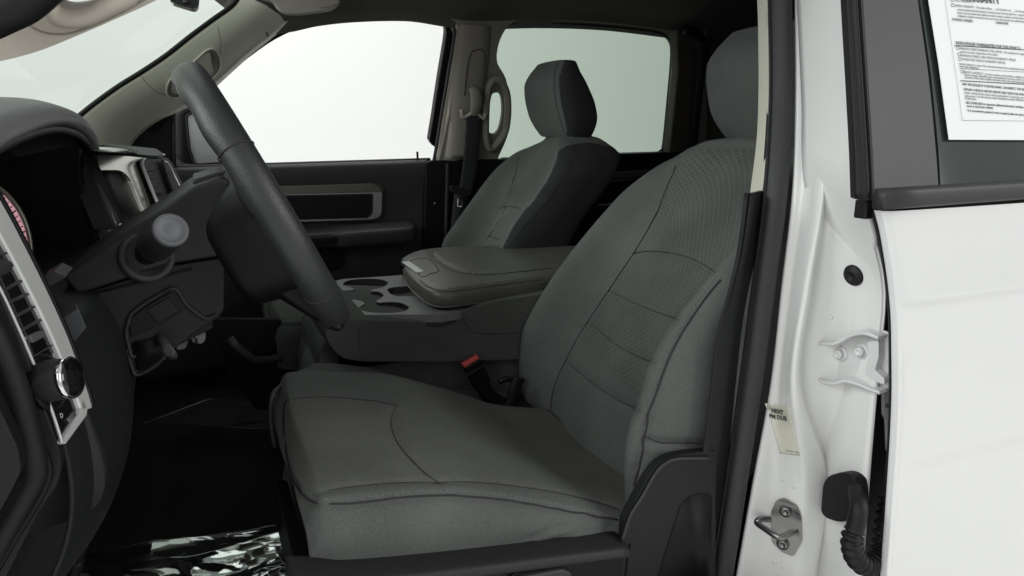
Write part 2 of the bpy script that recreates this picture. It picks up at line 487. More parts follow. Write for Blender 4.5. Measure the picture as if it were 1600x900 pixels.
# windshield glass: curved sheet between the pillars
rows = []
for i in range(0, 24, 2):
    a = A1[i]
    rows.append([a+V((-.01, .02, 0)), V((a.x-.10, 1.65, a.z+.01)), V((a.x-.13, 1.37, a.z+.012)), V((a.x-.12, 1.05, a.z+.01)), V((a.x-.06, .82, a.z+.0))])
obj('windshield', loft(rows, 30, 20, closed=False), M['gl_wind'], cab)
# dark header joint above the pillar
hd = [P(a, b, pl=FI)+V((0, -.012, 0)) for a, b in [(372, -4), (392, 18), (412, 45), (418, 58)]]
obj('header_joint', tube(curve(hd, 16), .0018, 6), M['black'], cab)

# driver's A pillar trim (near, top left) with its grab handle
lowp = [(-420, 185), (-200, 140), (-60, 108), (0, 96), (60, 80), (120, 56), (180, 30), (245, 0), (300, -32), (400, -95), (520, -170)]
upp = [(-420, 140), (-200, 95), (-60, 62), (0, 28), (40, 10), (75, -12), (120, -60), (170, -90), (240, -120), (360, -180), (500, -240)]
DP = (V((0, .74, 1.5)), V((.1, 1, .35)))
lo = [P(a, b, pl=DP) for a, b in curve2(lowp, 30, False)]; hi = [P(a, b, pl=DP) for a, b in curve2(upp, 30, False)]
hole = [P(a, b, pl=DP) for a, b in curve2([(84, -10), (86, 4), (92, 11), (108, 14), (130, 11), (150, 3), (170, -8), (150, -30), (110, -30)], 40)]
dn = V((.1, 1, .35)).normalized()
pr = prism(lo+hi[::-1], dn*.03, [hole[::-1]])
dp = obj('a_pillar_trim', pr, M['beige_w'], cab, bevel=.009, seg=4)
dp['label'] = 'warm beige pillar trim with a handle opening, nearest the camera'
def ringpts(pp, k, off): return [P(a, b, pl=DP)-dn*off for a, b in curve2(pp, k)]
hw = [(76, -14), (80, 12), (98, 26), (130, 26), (165, 12), (205, -12), (170, -45), (110, -45)]
obj('grab_handle', tube(ringpts(hw, 48, .004), .011, 12, closed=True, flat=(1, .7), ref=dn), M['beige_w'], dp)
obj('trim_joint', tube([P(a, b, pl=DP)-dn*.0002 for a, b in curve2([(18, 18), (50, 42), (75, 52), (110, 52), (150, 38), (200, 14), (235, -6)], 40, False)], .0009, 5), M['taupe'], dp)
ds = [P(a, b, pl=(V((0, .70, 1.5)), V((.1, 1, .35)))) for a, b in curve2([(-60, 45), (0, 18), (35, 0), (80, -40)], 20, False)]
obj('door_seal', tube(ds, .017, 12), M['rubber'], cab)

# ------------------------------------------------------------------ passenger front door
WF = [(268, 258), (268, 176), (296, 164), (318, 150), (345, 124), (384, 94), (430, 62), (480, 40), (530, 29), (590, 25), (650, 24), (680, 25), (692, 33), (697, 46), (696.5, 60), (692, 88), (687, 118), (682, 150), (677, 184), (671, 220), (666, 256)]
def sharpcurve(pts, k=6):
    """densify keeping straight runs straight-ish"""
    out = []
    n = len(pts)
    for i in range(n):
        for j in range(k):
            q = cr1(V((*pts[i-1], 0)), V((*pts[i], 0)), V((*pts[(i+1) % n], 0)), V((*pts[(i+2) % n], 0)), j/k); out.append((q.x, q.y))
    return out
fd = thing('passenger_front_door', P(550, 400, Y=2.1), 'black and charcoal door panel on the far side in front of the seat, below the bright window', 'car door')
WFo = [(240, 275), (240, 172), (285, 152), (330, 118), (376, 78), (424, 44), (476, 22), (530, 12), (590, 8), (650, 8), (690, 12), (710, 24), (718, 46), (716, 64), (710, 90), (705, 120), (700, 152), (696, 186), (690, 222), (683, 275)]
hole = [P(a, b, pl=FD) for a, b in sharpcurve([p for p in WF])]
out = [P(a, b, pl=FD) for a, b in sharpcurve(WFo)]
obj('window_frame', prism(out, OUT*.03, [hole[::-1]]), M['black'], fd, bevel=.003, seg=2)
wf = [P(a, b, pl=FG) for a, b in WFo]
obj('window_glass', prism(wf, OUT*.004), M['gl_front'], fd, smooth=False)
# grey glass-run lip along the rear edge
lip = [P(a, b, pl=farplane(2.098)) for a, b in curve2([(560, 21), (640, 19), (690, 21), (706, 34), (710, 50), (708, 72), (703, 100), (698, 130), (693, 160), (688, 190), (683, 222), (677, 256)], 50, False)]
obj('glass_run_seal', tube(lip, .005, 8), M['sealm'], fd)
# sail panel and divider bar
sp = PS([(196, 262), (204, 226), (226, 200), (268, 176), (268, 262)], Y=2.09)
obj('mirror_sail_panel', prism(sp, V((0, .03, 0))), M['black'], fd, bevel=.003)
obj('divider_bar', tube(PS([(271, 262), (271, 172)], Y=2.10), .0075, 8), M['sealm'], fd)
# trim panel, a lofted relief: columns along x, profile down the door
xs = [180, 230, 300, 400, 500, 600, 640, 668]
def door_panel(xpx, ytop, ybot_z, y0, parent, mat, topfn):
    rows = []
    for x in xpx:
        t = topfn(x); p = P(x, t, Y=y0)
        X = p.x; z = p.z
        rows.append([V((X, y0+.035, z+.004)), V((X, y0+.012, z+.006)), V((X, y0-.004, z-.004)), V((X, y0-.006, z-.03)), V((X, y0, z-.07)), V((X, y0+.006, z-.13)), V((X, y0+.004, z-.22)), V((X, y0-.002, z-.34)), V((X, y0-.004, ybot_z))])
    return obj('trim_panel', loft(rows, 60, 40, closed=False), mat, parent, solid=.015, off=1)
tp = door_panel(xs, 0, .8, 2.075, fd, M['plas2'], lambda x: 262-(x-400)*.033)
# bezel recess group (long silver-edged inset)
def onY(pts, Y, n=None, closed=True):
    q = curve2(pts, n, closed) if n else pts
    return [P(a, b, Y=Y) for a, b in q]
def rrect(pts, r=6, k=4):
    """round polygon corners in px"""
    out = []; n = len(pts)
    for i in range(n):
        a = V((*pts[i-1], 0)); b = V((*pts[i], 0)); c = V((*pts[(i+1) % n], 0))
        rr = r[i] if isinstance(r, (list, tuple)) else r
        rr = min(rr, (a-b).length*.49, (c-b).length*.49)
        p = b+(a-b).normalized()*rr; q = b+(c-b).normalized()*rr
        for j in range(k+1):
            t = j/k; s = p*(1-t)**2+b*2*t*(1-t)+q*t*t; out.append((s.x, s.y))
    return out
bz = obj('bezel', prism(onY(rrect([(330, 296), (588, 286), (600, 290), (600, 300), (597, 345), (330, 352)], [1, 10, 10, 4, 14, 1]), 2.066), V((0, .012, 0)), ), M['plas2'], fd, bevel=.002)
obj('bezel_top_rail', prism(onY(rrect([(330, 294), (585, 287), (597, 296), (597, 300), (330, 307)], [1, 8, 6, 1, 1]), 2.058), V((0, .012, 0))), M['satin_d'], bz, bevel=.003)
obj('bezel_frame', prism(onY(rrect([(330, 305), (597, 300), (596, 338), (580, 343), (330, 350)], [1, 3, 14, 8, 1]), 2.060), V((0, .008, 0)),
    [onY(rrect([(325, 307), (584, 302.5), (583, 335), (576, 341), (325, 348)], [1, 4, 8, 4, 1]), 2.060)[::-1]]), plain('bezel_silver', (.42, .42, .41), .3, metal=.7), bz, bevel=.0015)
obj('bezel_insert', prism(onY(rrect([(325, 310), (581, 305), (580, 334), (573, 339), (325, 346)], [1, 4, 8, 4, 1]), 2.062), V((0, .01, 0))), M['black'], bz, bevel=.002)
# armrest ledge
arm = []
def armrow(x0, zt, yfront, h):
    return [V((x0, 2.07, zt+.004)), V((x0, yfront+.03, zt+.003)), V((x0, yfront, zt-.004)), V((x0, yfront-.004, zt-.02)), V((x0, yfront+.004, zt-h)), V((x0, yfront+.03, zt-h-.01)), V((x0, 2.07, zt-h-.012))]
ax = [(330, .03), (420, .05), (470, .055), (520, .06), (540, .08), (600, .085), (640, .08), (652, .05)]
rows = []
for x, dp_ in ax:
    p = P(x, 366-(x-470)*.075, Y=2.0); rows.append(armrow(p.x, p.z, 2.07-dp_, .045))
obj('armrest', fixn(loft(rows, 40, 40, closed=True)), M['plas2'], fd)
obj('switch_plate', prism(onY([(425, 378), (545, 368), (535, 377), (440, 386)], 2.0), V((0, .01, 0))), M['black'], fd, bevel=.001)
obj('map_pocket', prism(onY(rrect([(460, 395), (540, 386), (538, 418), (510, 424), (470, 426)], [3, 5, 10, 5, 3]), 2.062), V((0, .02, 0))), M['black'], fd, bevel=.004)
obj('lock_pin', cyl(P(653, 256, Y=2.09), P(652, 237, Y=2.09), .0035, 10), M['black'], fd)
# belt line weather strip
obj('window_sill_strip', tube([P(x, 258-(x-400)*.031, Y=2.105) for x in (240, 400, 560, 672)], .006, 8), M['sealm'], fd)
# door rear edge (dark shut face)
obj('shut_face', prism(PS([(632, 254), (690, 253), (690, 470), (632, 470)], Y=2.085), V((0, .05, 0))), M['rubber'], fd, bevel=.004)

# outside mirror on the passenger side
mt = thing('side_mirror', P(310, 240, Y=2.3), 'black door mirror with small warning text outside the far window beside the steering wheel', 'side mirror')
ho = onY(rrect([(276, 172), (300, 164), (345, 175), (362, 200), (362, 262), (298, 262), (280, 250)], 10), 2.26)
obj('mirror_housing', prism(ho, V((-.05, .07, 0))), M['black'], mt, bevel=.012, seg=4)
gp = [(291, 181), (300, 176), (345, 185), (358, 205), (358, 254), (304, 257), (296, 232)]
mg = obj('mirror_glass', prism(onY(rrect(gp, 5), 2.255), V((0, .004, 0))), plain('mirror_face', (.55, .57, .57), .15, metal=.3), mt, bevel=.001)
obj('mirror_rim', tube(onY(rrect(gp, 5), 2.253), .003, 6, closed=True), M['rubber'], mt)
xd = (P(340, 240, Y=2.25)-P(310, 241.5, Y=2.25)); yd = V((0, 0, 1))
text('mirror_text', 'OBJECTS IN MIRROR ARE', P(312, 246, Y=2.25), xd, yd, .0062, M['inkg'], mg)
text('mirror_text', 'CLOSER THAN THEY APPEAR', P(316, 250, Y=2.25), xd, yd, .0055, M['inkg'], mg)

# ------------------------------------------------------------------ passenger B pillar and rear door
WR = [(780, 262), (792, 215), (797, 185), (796, 155), (790, 122), (777, 97), (779, 70), (790, 46), (806, 33), (828, 30), (880, 33), (950, 38), (1010, 44), (1036, 50), (1050, 62), (1054, 82), (1051, 120), (1044, 200), (1040, 238), (1036, 242), (950, 243), (860, 250)]
bp_ = [(690, 270), (690, 250), (702, 180), (712, 110), (721, 70), (722, 50), (712, 34), (690, 24), (760, 20), (900, 22), (1060, 36), (1080, 48), (1080, 262), (930, 268)]
hole = [P(a, b, pl=FI) for a, b in sharpcurve(WR, 5)]
hh = [P(a, b, pl=FI) for a, b in curve2([(768, 150), (773, 145), (780, 146), (784, 155), (785, 175), (781, 198), (774, 209), (766, 208), (763, 200), (764, 175)], 40)]
out = [P(a, b, pl=FI) for a, b in rrect([(676, 262), (686, 250), (702, 180), (712, 110), (721, 70), (722, 52), (714, 36), (703, 28), (720, 22), (800, 15), (950, 20), (1060, 33), (1104, 45), (1104, 268)], 2)]
bpl = obj('b_pillar_trim', prism(out[:], OUT*.012, [hole[::-1], hh[::-1]]), M['taupe'], cab, bevel=.004, seg=3)
bpl['label'] = 'taupe middle pillar trim on the far side with a loop handle'
# light front edge of the pillar
rows = []
for a, b in curve2([(716, 38), (722, 60), (716, 95), (705, 160), (691, 252)], 20, False):
    p = P(a, b, pl=FI); rows.append([p+V((-.012, .05, -.003)), p+V((-.002, .012, 0)), p+V((.010, -.004, 0)), p+V((.03, -.010, 0)), p+V((.055, -.006, 0)), p+V((.07, .004, 0))])
obj('pillar_edge', loft(rows, 30, 40, closed=False), M['beige_w'], bpl, solid=.004, off=1)
# raised body of the pillar with the belt slider track
rows = []
for a, b, wd in [(742, 40, .05), (738, 80, .055), (733, 130, .055), (728, 190, .055), (724, 246, .055)]:
    p = P(a, b, pl=FI); rows.append([p+V((-wd, .004, 0)), p+V((-wd*.6, -.014, 0)), p+V((0, -.020, 0)), p+V((wd*.6, -.016, 0)), p+V((wd*1.1, .004, 0))])
obj('pillar_cover', loft(rows, 30, 40, closed=False), M['taupe'], bpl, solid=.004, off=1)
tr = [P(a, b, pl=FI)+V((0, -.021, 0)) for a, b in curve2([(722, 150), (726, 110), (731, 86), (740, 79), (750, 80), (755, 95), (752, 150)], 40, False)]
obj('slider_track_edge', tube(tr, .0016, 6), M['hdark'], bpl)
# grab handle loop on the rear side
hl_ = [P(a, b, pl=FI)+V((0, -.012, 0)) for a, b in curve2([(760, 140), (768, 126), (780, 128), (789, 145), (791, 175), (787, 205), (776, 222), (764, 232), (757, 215), (757, 175)], 48)]
obj('loop_handle', tube(hl_, .0125, 12, closed=True, flat=(1.1, .85), ref=OUT), M['taupe'], bpl)
# black lower pillar
obj('lower_pillar_trim', prism(onY([(664, 254), (676, 251), (800, 248), (800, 500), (660, 500)], 2.065), V((0, .05, 0))), M['black'], bpl, bevel=.006)
obj('pillar_rib', tube(PS([(700, 255), (694, 480)], Y=2.062), .008, 8), M['rubber'], bpl)
obj('trim_screw', disc_lathe(P(680, 318, Y=2.062), (0, -1, 0), [(.0045, -.002), (.004, .002)]), M['steel'], bpl)

rd = thing('passenger_rear_door', P(1000, 320, Y=2.1), 'dark rear door on the far side behind the passenger seat, with green tinted window', 'car door')
FR = farplane(2.10)
hole = [P(a, b, pl=FR) for a, b in sharpcurve([(752, 262), (752, 200), (752, 150), (754, 60), (770, 45), (792, 38), (828, 34), (880, 37), (950, 42), (1008, 48), (1032, 54), (1046, 65), (1050, 84), (1046, 140), (1036, 234), (1030, 238), (950, 241), (860, 248)], 5)]
out = [P(a, b, pl=FR) for a, b in [(740, 275), (740, 20), (1062, 30), (1075, 60), (1062, 275)]]
obj('window_frame', prism(out, OUT*.012, [hole[::-1]]), M['black'], rd, bevel=.002)
obj('window_glass', prism([P(a, b, pl=farplane(2.13)) for a, b in [(740, 275), (740, 20), (1062, 30), (1075, 60), (1062, 275)]], OUT*.004), M['gl_rear'], rd, smooth=False)
obj('window_seal', tube([p+V((0, -.012, 0)) for p in hole], .005, 6, closed=True), M['black'], rd)
rt = obj('trim_panel', prism(onY([(790, 247), (950, 240), (1075, 236), (1110, 236), (1110, 480), (790, 480)], 2.04), V((0, .05, 0))), M['black'], rd, bevel=.006)
obj('trim_rail', prism(onY(rrect([(930, 271), (1030, 265), (1030, 274), (930, 281)], 1), 2.030), V((0, .012, 0))), M['satin_d'], rt, bevel=.002)
obj('trim_line', prism(onY([(930, 283), (1010, 278), (1010, 280), (930, 286)], 2.030), V((0, .012, 0))), M['satin_d'], rt)
obj('door_pull', prism(onY([(938, 320), (975, 316), (975, 319), (938, 324)], 2.02), V((0, .02, 0))), M['satin_d'], rt)
obj('lock_pin', cyl(P(775, 250, Y=2.08), P(774, 238, Y=2.08), .0035, 8), M['black'], rd)

# rear quarter and back wall of the cab
obj('quarter_panel', prism([V((1.62, 2.10, .9)), V((2.14, 2.10, .9)), V((2.14, 2.10, 1.40)), V((2.14, 1.97, 1.86)), V((1.50, 1.97, 1.86)), V((1.62, 2.10, 1.40))], V((0, .04, 0))), M['hdark'], cab)
obj('rear_quarter_trim', prism([P(a, b, pl=farplane(2.03)) for a, b in [(1058, 44), (1086, 58), (1090, 80), (1076, 236), (1046, 240), (1060, 110)]], V((0, .04, 0))), M['hdark'], cab, bevel=.006)
obj('rear_seal', tube([P(a, b, pl=farplane(2.0)) for a, b in curve2([(1070, 46), (1092, 56), (1098, 78), (1090, 160), (1082, 234)], 30, False)], .014, 10), M['black'], cab)
bw = [V((2.12, 2.2, .7)), V((2.12, 2.2, 1.42)), V((2.05, 1.95, 1.95)), V((2.05, .8, 1.95)), V((2.12, .55, 1.42)), V((2.12, .55, .7))]
obj('back_wall', prism(bw, V((.04, 0, 0))), M['hdark'], cab, bevel=.01)
# floor, firewall, tunnel
fp = obj('floor_pan', prism([V((-.55, .62, .80)), V((2.12, .62, .80)), V((2.12, 2.2, .80)), V((-.55, 2.2, .80))], V((0, 0, -.04))), M['carpet'], cab)
obj('firewall', prism([V((-.55, .62, .78)), V((-.55, 2.2, .78)), V((-.60, 2.2, 1.42)), V((-.60, .62, 1.42))], V((-.04, 0, 0))), M['carpet'], cab)
obj('kick_panel', prism([V((-.60, 2.10, .78)), V((.1, 2.10, .78)), V((.1, 2.10, 1.1)), V((-.60, 2.10, 1.40))], V((0, .05, 0))), M['carpet'], cab)
obj('door_sill', prism([V((-.35, .56, .84)), V((.70, .56, .84)), V((.70, .70, .84)), V((-.35, .70, .84))], V((0, 0, -.06))), M['black'], cab, bevel=.01)
rb = obj('roof_panel', prism([V((-.0, .72, 1.96)), V((2.2, .72, 1.96)), V((2.2, 2.0, 1.96)), V((-.0, 2.0, 1.96))], V((0, 0, .03))), M['white'], cab, bevel=.01)
obj('rear_body_side', prism([V((1.66, .60, .7)), V((2.2, .60, .7)), V((2.2, .60, 1.4)), V((2.2, .74, 1.95)), V((1.66, .74, 1.95)), V((1.66, .60, 1.4))], V((0, .03, 0))), M['hdark'], cab)

# ------------------------------------------------------------------ near B pillar (white jamb), seals, shut face
def nearY(y0, z): return y0+max(0, z-1.40)*.30
def PN(x, y, y0):
    lo_, hi_ = .2, 2.0
    for _ in range(40):
        m_ = (lo_+hi_)/2; p = P(x, y, Y=m_)
        if m_ < nearY(y0, p.z): lo_ = m_
        else: hi_ = m_
    return p
ys = [-60, 0, 150, 300, 450, 600, 750, 900, 960]
def colN(xl, y0, dx=0): 
    return [PN(x, y, y0)+V((dx, 0, 0)) for x, y in zip(xl, ys)]
def ext(l): return [l[0]*2-l[1]]+l+[l[-1]*2-l[-2]] if False else [l[0]-(l[1]-l[0])*.4]+l+[l[-1]+(l[-1]-l[-2])*.4]
c0 = ext([1242, 1243, 1238, 1221, 1204, 1178, 1152])
c1 = ext([1275, 1280, 1282, 1258, 1238, 1262, 1250])
c2 = ext([1283, 1289, 1288, 1268, 1250, 1290, 1272])
c3 = ext([1289, 1296, 1296, 1277, 1262, 1299, 1281])
c4 = ext([1308, 1316, 1320, 1330, 1322, 1326, 1316])
c5 = ext([1334, 1342, 1348, 1383, 1367, 1352, 1342])
K = [colN([a-14 for a in c0], .70, .02), colN(c0, .675), colN([(a*2+b)/3 for a, b in zip(c0, c1)], .662, .004), colN([(a+b*3)/4 for a, b in zip(c0, c1)], .638, .001), colN(c1, .626), colN(c2, .623), colN(c3, .634), colN(c4, .606), colN(c5, .560), [p+V((.02, .10, 0)) for p in colN(c5, .560)]]
rows = list(map(list, zip(*K)))
# the jamb is one pressed steel surface
jb = obj('door_jamb', loft(rows, 90, 120, closed=False), M['jambw'], cab, solid=.004, off=1)
jb['label'] = 'bare white painted jamb between the driver seat and the white rear door'
bvJ = bvh_of(jb)
def jamb(x, y):
    h = bvJ.ray_cast(CAM, ray(x, y).normalized()); return (h[0], h[1]) if h[0] is not None else (P(x, y, Y=.6), V((-1, -.3, 0)))
def jframe(x, y):
    p, q = jamb(x, y)
    if q.dot(CAM-p) < 0: q = -q
    return p, q
# main door seal: fat tube with a lip
mid = ext([1222, 1224, 1215, 1196, 1176, 1154, 1131])
sm = colN(mid, .685, 0)
obj('door_seal', tube(curve([p+V((0, .004, 0)) for p in sm], 60), .0155, 14, flat=(1, 1)), M['sealm'], cab)['label'] = 'grey rubber seal bulb along the white jamb'
mid = ext([1207, 1209, 1199, 1178, 1158, 1136, 1112])
obj('seal_lip', tube(curve(colN(mid, .705, .006), 60), .013, 12), M['rubber'], cab)
mid = ext([1214, 1216, 1207, 1187, 1167, 1145, 1121])
obj('seal_groove', tube(curve(colN(mid, .678, -.012), 60), .002, 6), M['black'], cab)
# beige pillar trim edge above, dark trim below
tb = [(1176, -60), (1183, 0), (1185, 80), (1185, 150), (1182, 220), (1172, 302)]
l1 = [PN(a, b, .74) for a, b in curve2(tb, 24, False)]; r1 = [PN(a+w_, b, .70)+V((0, 0, 0)) for (a, b), w_ in zip(curve2(tb, 24, False), [19]*24)]
bt = obj('pillar_trim', prism(l1+r1[::-1], V((.012, .012, 0))), M['beige'], cab, bevel=.002)
bt['label'] = 'thin pale beige trim strip beside the grey door seal'
low = [[1172, 302], [1166, 400], [1152, 520], [1140, 620], [1122, 760], [1104, 900], [1095, 980]]
rows = []
for x, y in low:
    s_ = PN(x+30, y, .71); k_ = min(1, max(.06, (y-330)/190)); rows.append([PN(x-34*k_, y, .684)+V((.05, .03, 0)), PN(x-32*k_, y, .676), PN(x-15*k_, y, .674), PN(x+6, y, .69), s_])
lt = obj('lower_pillar_trim', loft(rows, 24, 60, closed=False), M['plasd'], cab, solid=.006, off=1)
lt['label'] = 'charcoal lower pillar trim between the driver seat and the seal'
obj('belt_guide', fixn(loft([[P(a, b, Y=.735) for a, b in [(1160, 388), (1146, 400), (1143, 408), (1150, 414), (1160, 414)]], [P(a+4, b, Y=.76) for a, b in [(1160, 388), (1146, 400), (1143, 408), (1150, 414), (1160, 414)]]], 24, 4)), M['gloss'], lt)

# jamb details
p, q = jframe(1334, 430)
gr = obj('rubber_plug', disc_lathe(p, q, [(.0135, -.002), (.0135, .0015), (.0115, .004), (.008, .0045), (.0075, .0062), (.0055, .0064), (.005, .0035)], 40), M['rubber'], cab)
gr['label'] = 'round black rubber plug in the white jamb'
for x, y in ((1298, 496), (1224, 750), (1241, 760), (1210, 878), (1224, 885)):
    p, q = jframe(x, y); obj('jamb_dimple', disc_lathe(p, q, [(.0034, -.001), (.003, .0006), (.0015, .001)], 16), M['jambw'], jb)
p, q = jframe(1222, 668)
ux = V((q.y, -q.x, 0)).normalized()
if ux.dot(rgt) < 0: ux = -ux
uy = q.cross(ux)
if uy.z < 0: uy = -uy
st = thing('service_sticker', p, 'yellowed NEXT PM DUE sticker on the white jamb above the door striker', 'sticker')
cs = []
for a, b in [(1196, 630), (1234, 636), (1250, 712), (1219, 708)]:
    pp_, qq_ = jframe(a, b); cs.append(pp_+qq_*.0009)
rows = []
for j in range(9):
    r_ = []
    for i in range(7):
        a = 1196+(1219-1196)*j/8; b = 630+(708-630)*j/8; a2 = 1234+(1250-1234)*j/8; b2 = 636+(712-636)*j/8
        pp_, qq_ = jframe(a+(a2-a)*i/6, b+(b2-b)*i/6); r_.append(pp_+qq_*.0008)
    rows.append(r_)
obj('sticker_sheet', loft(rows, 14, 18, closed=False), M['sticker'], st, solid=.0003, off=0)
def jtext(s, x, y, x2, y2, size, bold=.0):
    a, q0 = jframe(x, y); b, _ = jframe(x2, y2); d = (b-a); up_ = V((0, 0, 1))
    z = d.cross(up_)
    if z.dot(CAM-a) < 0: pass
    text('sticker_text', s, a+q0*.0018, d, up_, size, M['ink'], st, lift=0, bold=bold)
jtext('NEXT', 1205, 643, 1229, 648, .0076, .0003)
jtext('PM DUE', 1202, 652, 1236, 658, .0080, .0003)
jtext('Form 984 - 93/02', 1230, 704, 1247, 707, .0026)

# striker
p, q = jframe(1228, 825)
sk = obj('door_striker', fixn(([V(x) for x in [(0, 0, 0)]], [])) if False else prism([jframe(a, b)[0]+jframe(a, b)[1]*.0005 for a, b in rrect([(1213, 781), (1226, 777), (1246, 789), (1253, 806), (1254, 845), (1240, 868), (1222, 860), (1207, 845), (1205, 800)], 5)], q*.004), M['steel'], cab, bevel=.0012)
sk['label'] = 'zinc door striker plate with a protruding loop on the white jamb'
for x, y in ((1229, 797), (1224, 848)):
    pp_, qq_ = jframe(x, y); sc = obj('screw', disc_lathe(pp_+qq_*.004, q, [(.0085, 0), (.0085, .001), (.0062, .0025), (.0058, .004), (.003, .0042), (.0026, .002)], 24), M['steel'], sk)
ex = q; 
lp = [jframe(1246, 834)[0]+q*.003, jframe(1232, 834)[0]+q*.010, None]
def off(x, y, d): 
    a, b = jframe(x, y); return a+b*d
L0 = P(1209, 815, Y=.66); 
a0, _ = jframe(1209, 818); b0, _ = jframe(1244, 836)
outv = (P(1185, 818, Y=a0.y-.0)-a0); 
t0 = V((a0.x-.045, a0.y-.012, a0.z+.004))
def at_depth(x, y, ref, d):
    """point seen at x,y lying d nearer to the front of the truck than ref"""
    return P(x, y, X=ref.x-d)
l0 = [at_depth(1210, 812, a0, -.002), at_depth(1196, 811, a0, .012), at_depth(1186, 812, a0, .026), at_depth(1183, 817, a0, .030), at_depth(1192, 824, a0, .030), at_depth(1212, 837, a0, .028), at_depth(1222, 839, a0, .022), at_depth(1236, 833, a0, .008), at_depth(1246, 831, a0, -.002)]
obj('striker_loop', tube(curve(l0, 40), .0042, 12), M['steel'], sk)

# hinge of the rear door
hg = thing('door_hinge', P(1340, 560, Y=.57), 'white painted hinge bracket with two bolts joining the jamb to the rear door', 'hinge')
def hpx(pts, d=0, n=None):
    p0, q0 = jframe(1330, 560); pl_ = (p0+q0*d, q0)
    return [P(a, b, pl=pl_) for a, b in (curve2(pts, n) if n else pts)], q0
hb = [(1288, 530), (1296, 527), (1316, 529), (1336, 518), (1362, 510), (1380, 514), (1391, 519), (1391, 607), (1380, 604), (1350, 596), (1330, 590), (1318, 594), (1300, 593), (1288, 582), (1287, 572), (1295, 566), (1295, 556), (1288, 552)]
o_, q0 = hpx(hb, .001)
obj('hinge_leaf', prism(o_, q0*.004), M['hinge'], hg, bevel=.0012)
o_, _ = hpx([(1290, 531), (1316, 532), (1338, 521), (1362, 513), (1395, 520), (1420, 530)], .010, 30) if False else hpx([(1290, 531), (1302, 530), (1316, 531), (1326, 527), (1338, 520), (1350, 516), (1364, 514), (1376, 517), (1388, 522)], .004)
fl_ = [q_+q0*.000 for q_ in o_]
rows = [[a, a+q0*.010, a+q0*.020+V((0, 0, .001))] for a in fl_]
obj('hinge_flange', loft(rows, 10, 40, closed=False), M['hinge'], hg, solid=.004, off=0)
o_, _ = hpx([(1290, 583), (1302, 591), (1318, 592), (1330, 588), (1350, 592), (1370, 600), (1388, 606)], .004)
rows = [[a, a+q0*.009, a+q0*.018] for a in o_]
obj('hinge_flange', loft(rows, 10, 40, closed=False), M['hinge'], hg, solid=.004, off=0)
for x, y in ((1314, 552), (1347, 548)):
    p = P(x, y, pl=(jframe(1330, 560)[0]+q0*.005, q0))
    wsh = obj('bolt', disc_lathe(p, q0, [(.0098, -.001), (.0098, .0015), (.0082, .0022), (.0068, .0024)], 28), M['hinge'], hg)
    obj('bolt_head', disc_lathe(p+q0*.002, q0, [(.0062, 0), (.0062, .0055), (.0054, .0065), (.0035, .0066), (.003, .0052)], 6), M['hinge'], hg)
o_, _ = hpx(rrect([(1364, 531), (1382, 528), (1382, 555), (1376, 575), (1386, 584), (1391, 588), (1391, 598), (1380, 594), (1361, 580), (1362, 568), (1367, 558)], 4), .006)
obj('hinge_knuckle', prism(o_, q0*.012), M['hinge'], hg, bevel=.002)
obj('hinge_pin', cyl(P(1389, 522, Y=.575), P(1388, 598, Y=.575), .006, 14), M['hinge'], hg)
obj('check_strap', prism(PS(rrect([(1380, 607), (1394, 607), (1394, 706), (1387, 706), (1385, 655), (1381, 650)], 3), Y=.575), V((0, .004, 0))), M['hinge'], hg, bevel=.001)
obj('rivet', disc_lathe(P(1386, 634, Y=.574), (-.3, -1, 0), [(.003, 0), (.0026, .002)], 14), M['steel'], hg)
# shut gap (dark inner face)
obj('shut_gap', prism([PN(a, b, .600) for a, b in [(1366, 318), (1440, 318), (1440, 960), (1335, 960), (1340, 800), (1360, 600), (1374, 440)]], V((.0, .03, 0))), M['black'], cab)
# wiring boot
wb = thing('wiring_boot', P(1340, 790, Y=.6), 'black corrugated rubber wiring boot curling out of the jamb into the rear door', 'wiring boot')
pb, qb = jframe(1328, 770)
pl_ = (pb, qb)
obj('boot_flange', prism([P(a, b, pl=pl_) for a, b in rrect([(1304, 752), (1312, 740), (1336, 733), (1352, 740), (1358, 760), (1358, 806), (1330, 813), (1308, 806), (1300, 796)], 9)], qb*.018), M['rubber'], wb, bevel=.005, seg=4)
cp = [P(1338, 765, pl=(pb+qb*.016, qb)), P(1342, 790, Y=.535), P(1338, 818, Y=.530), P(1331, 845, Y=.530), P(1336, 870, Y=.530), P(1352, 884, Y=.532), P(1369, 874, Y=.535), P(1378, 848, Y=.540), P(1384, 810, Y=.546), P(1390, 780, Y=.55)]
cc_ = curve(cp, 170); rr_ = []
for i in range(170):
    base = .0100+.0010*min(1, i/45); rr_.append(base if i < 45 else base+.0026*math.cos(i*.86))
obj('corrugated_boot', tube(cc_, rr_, 16), M['rubber'], wb)

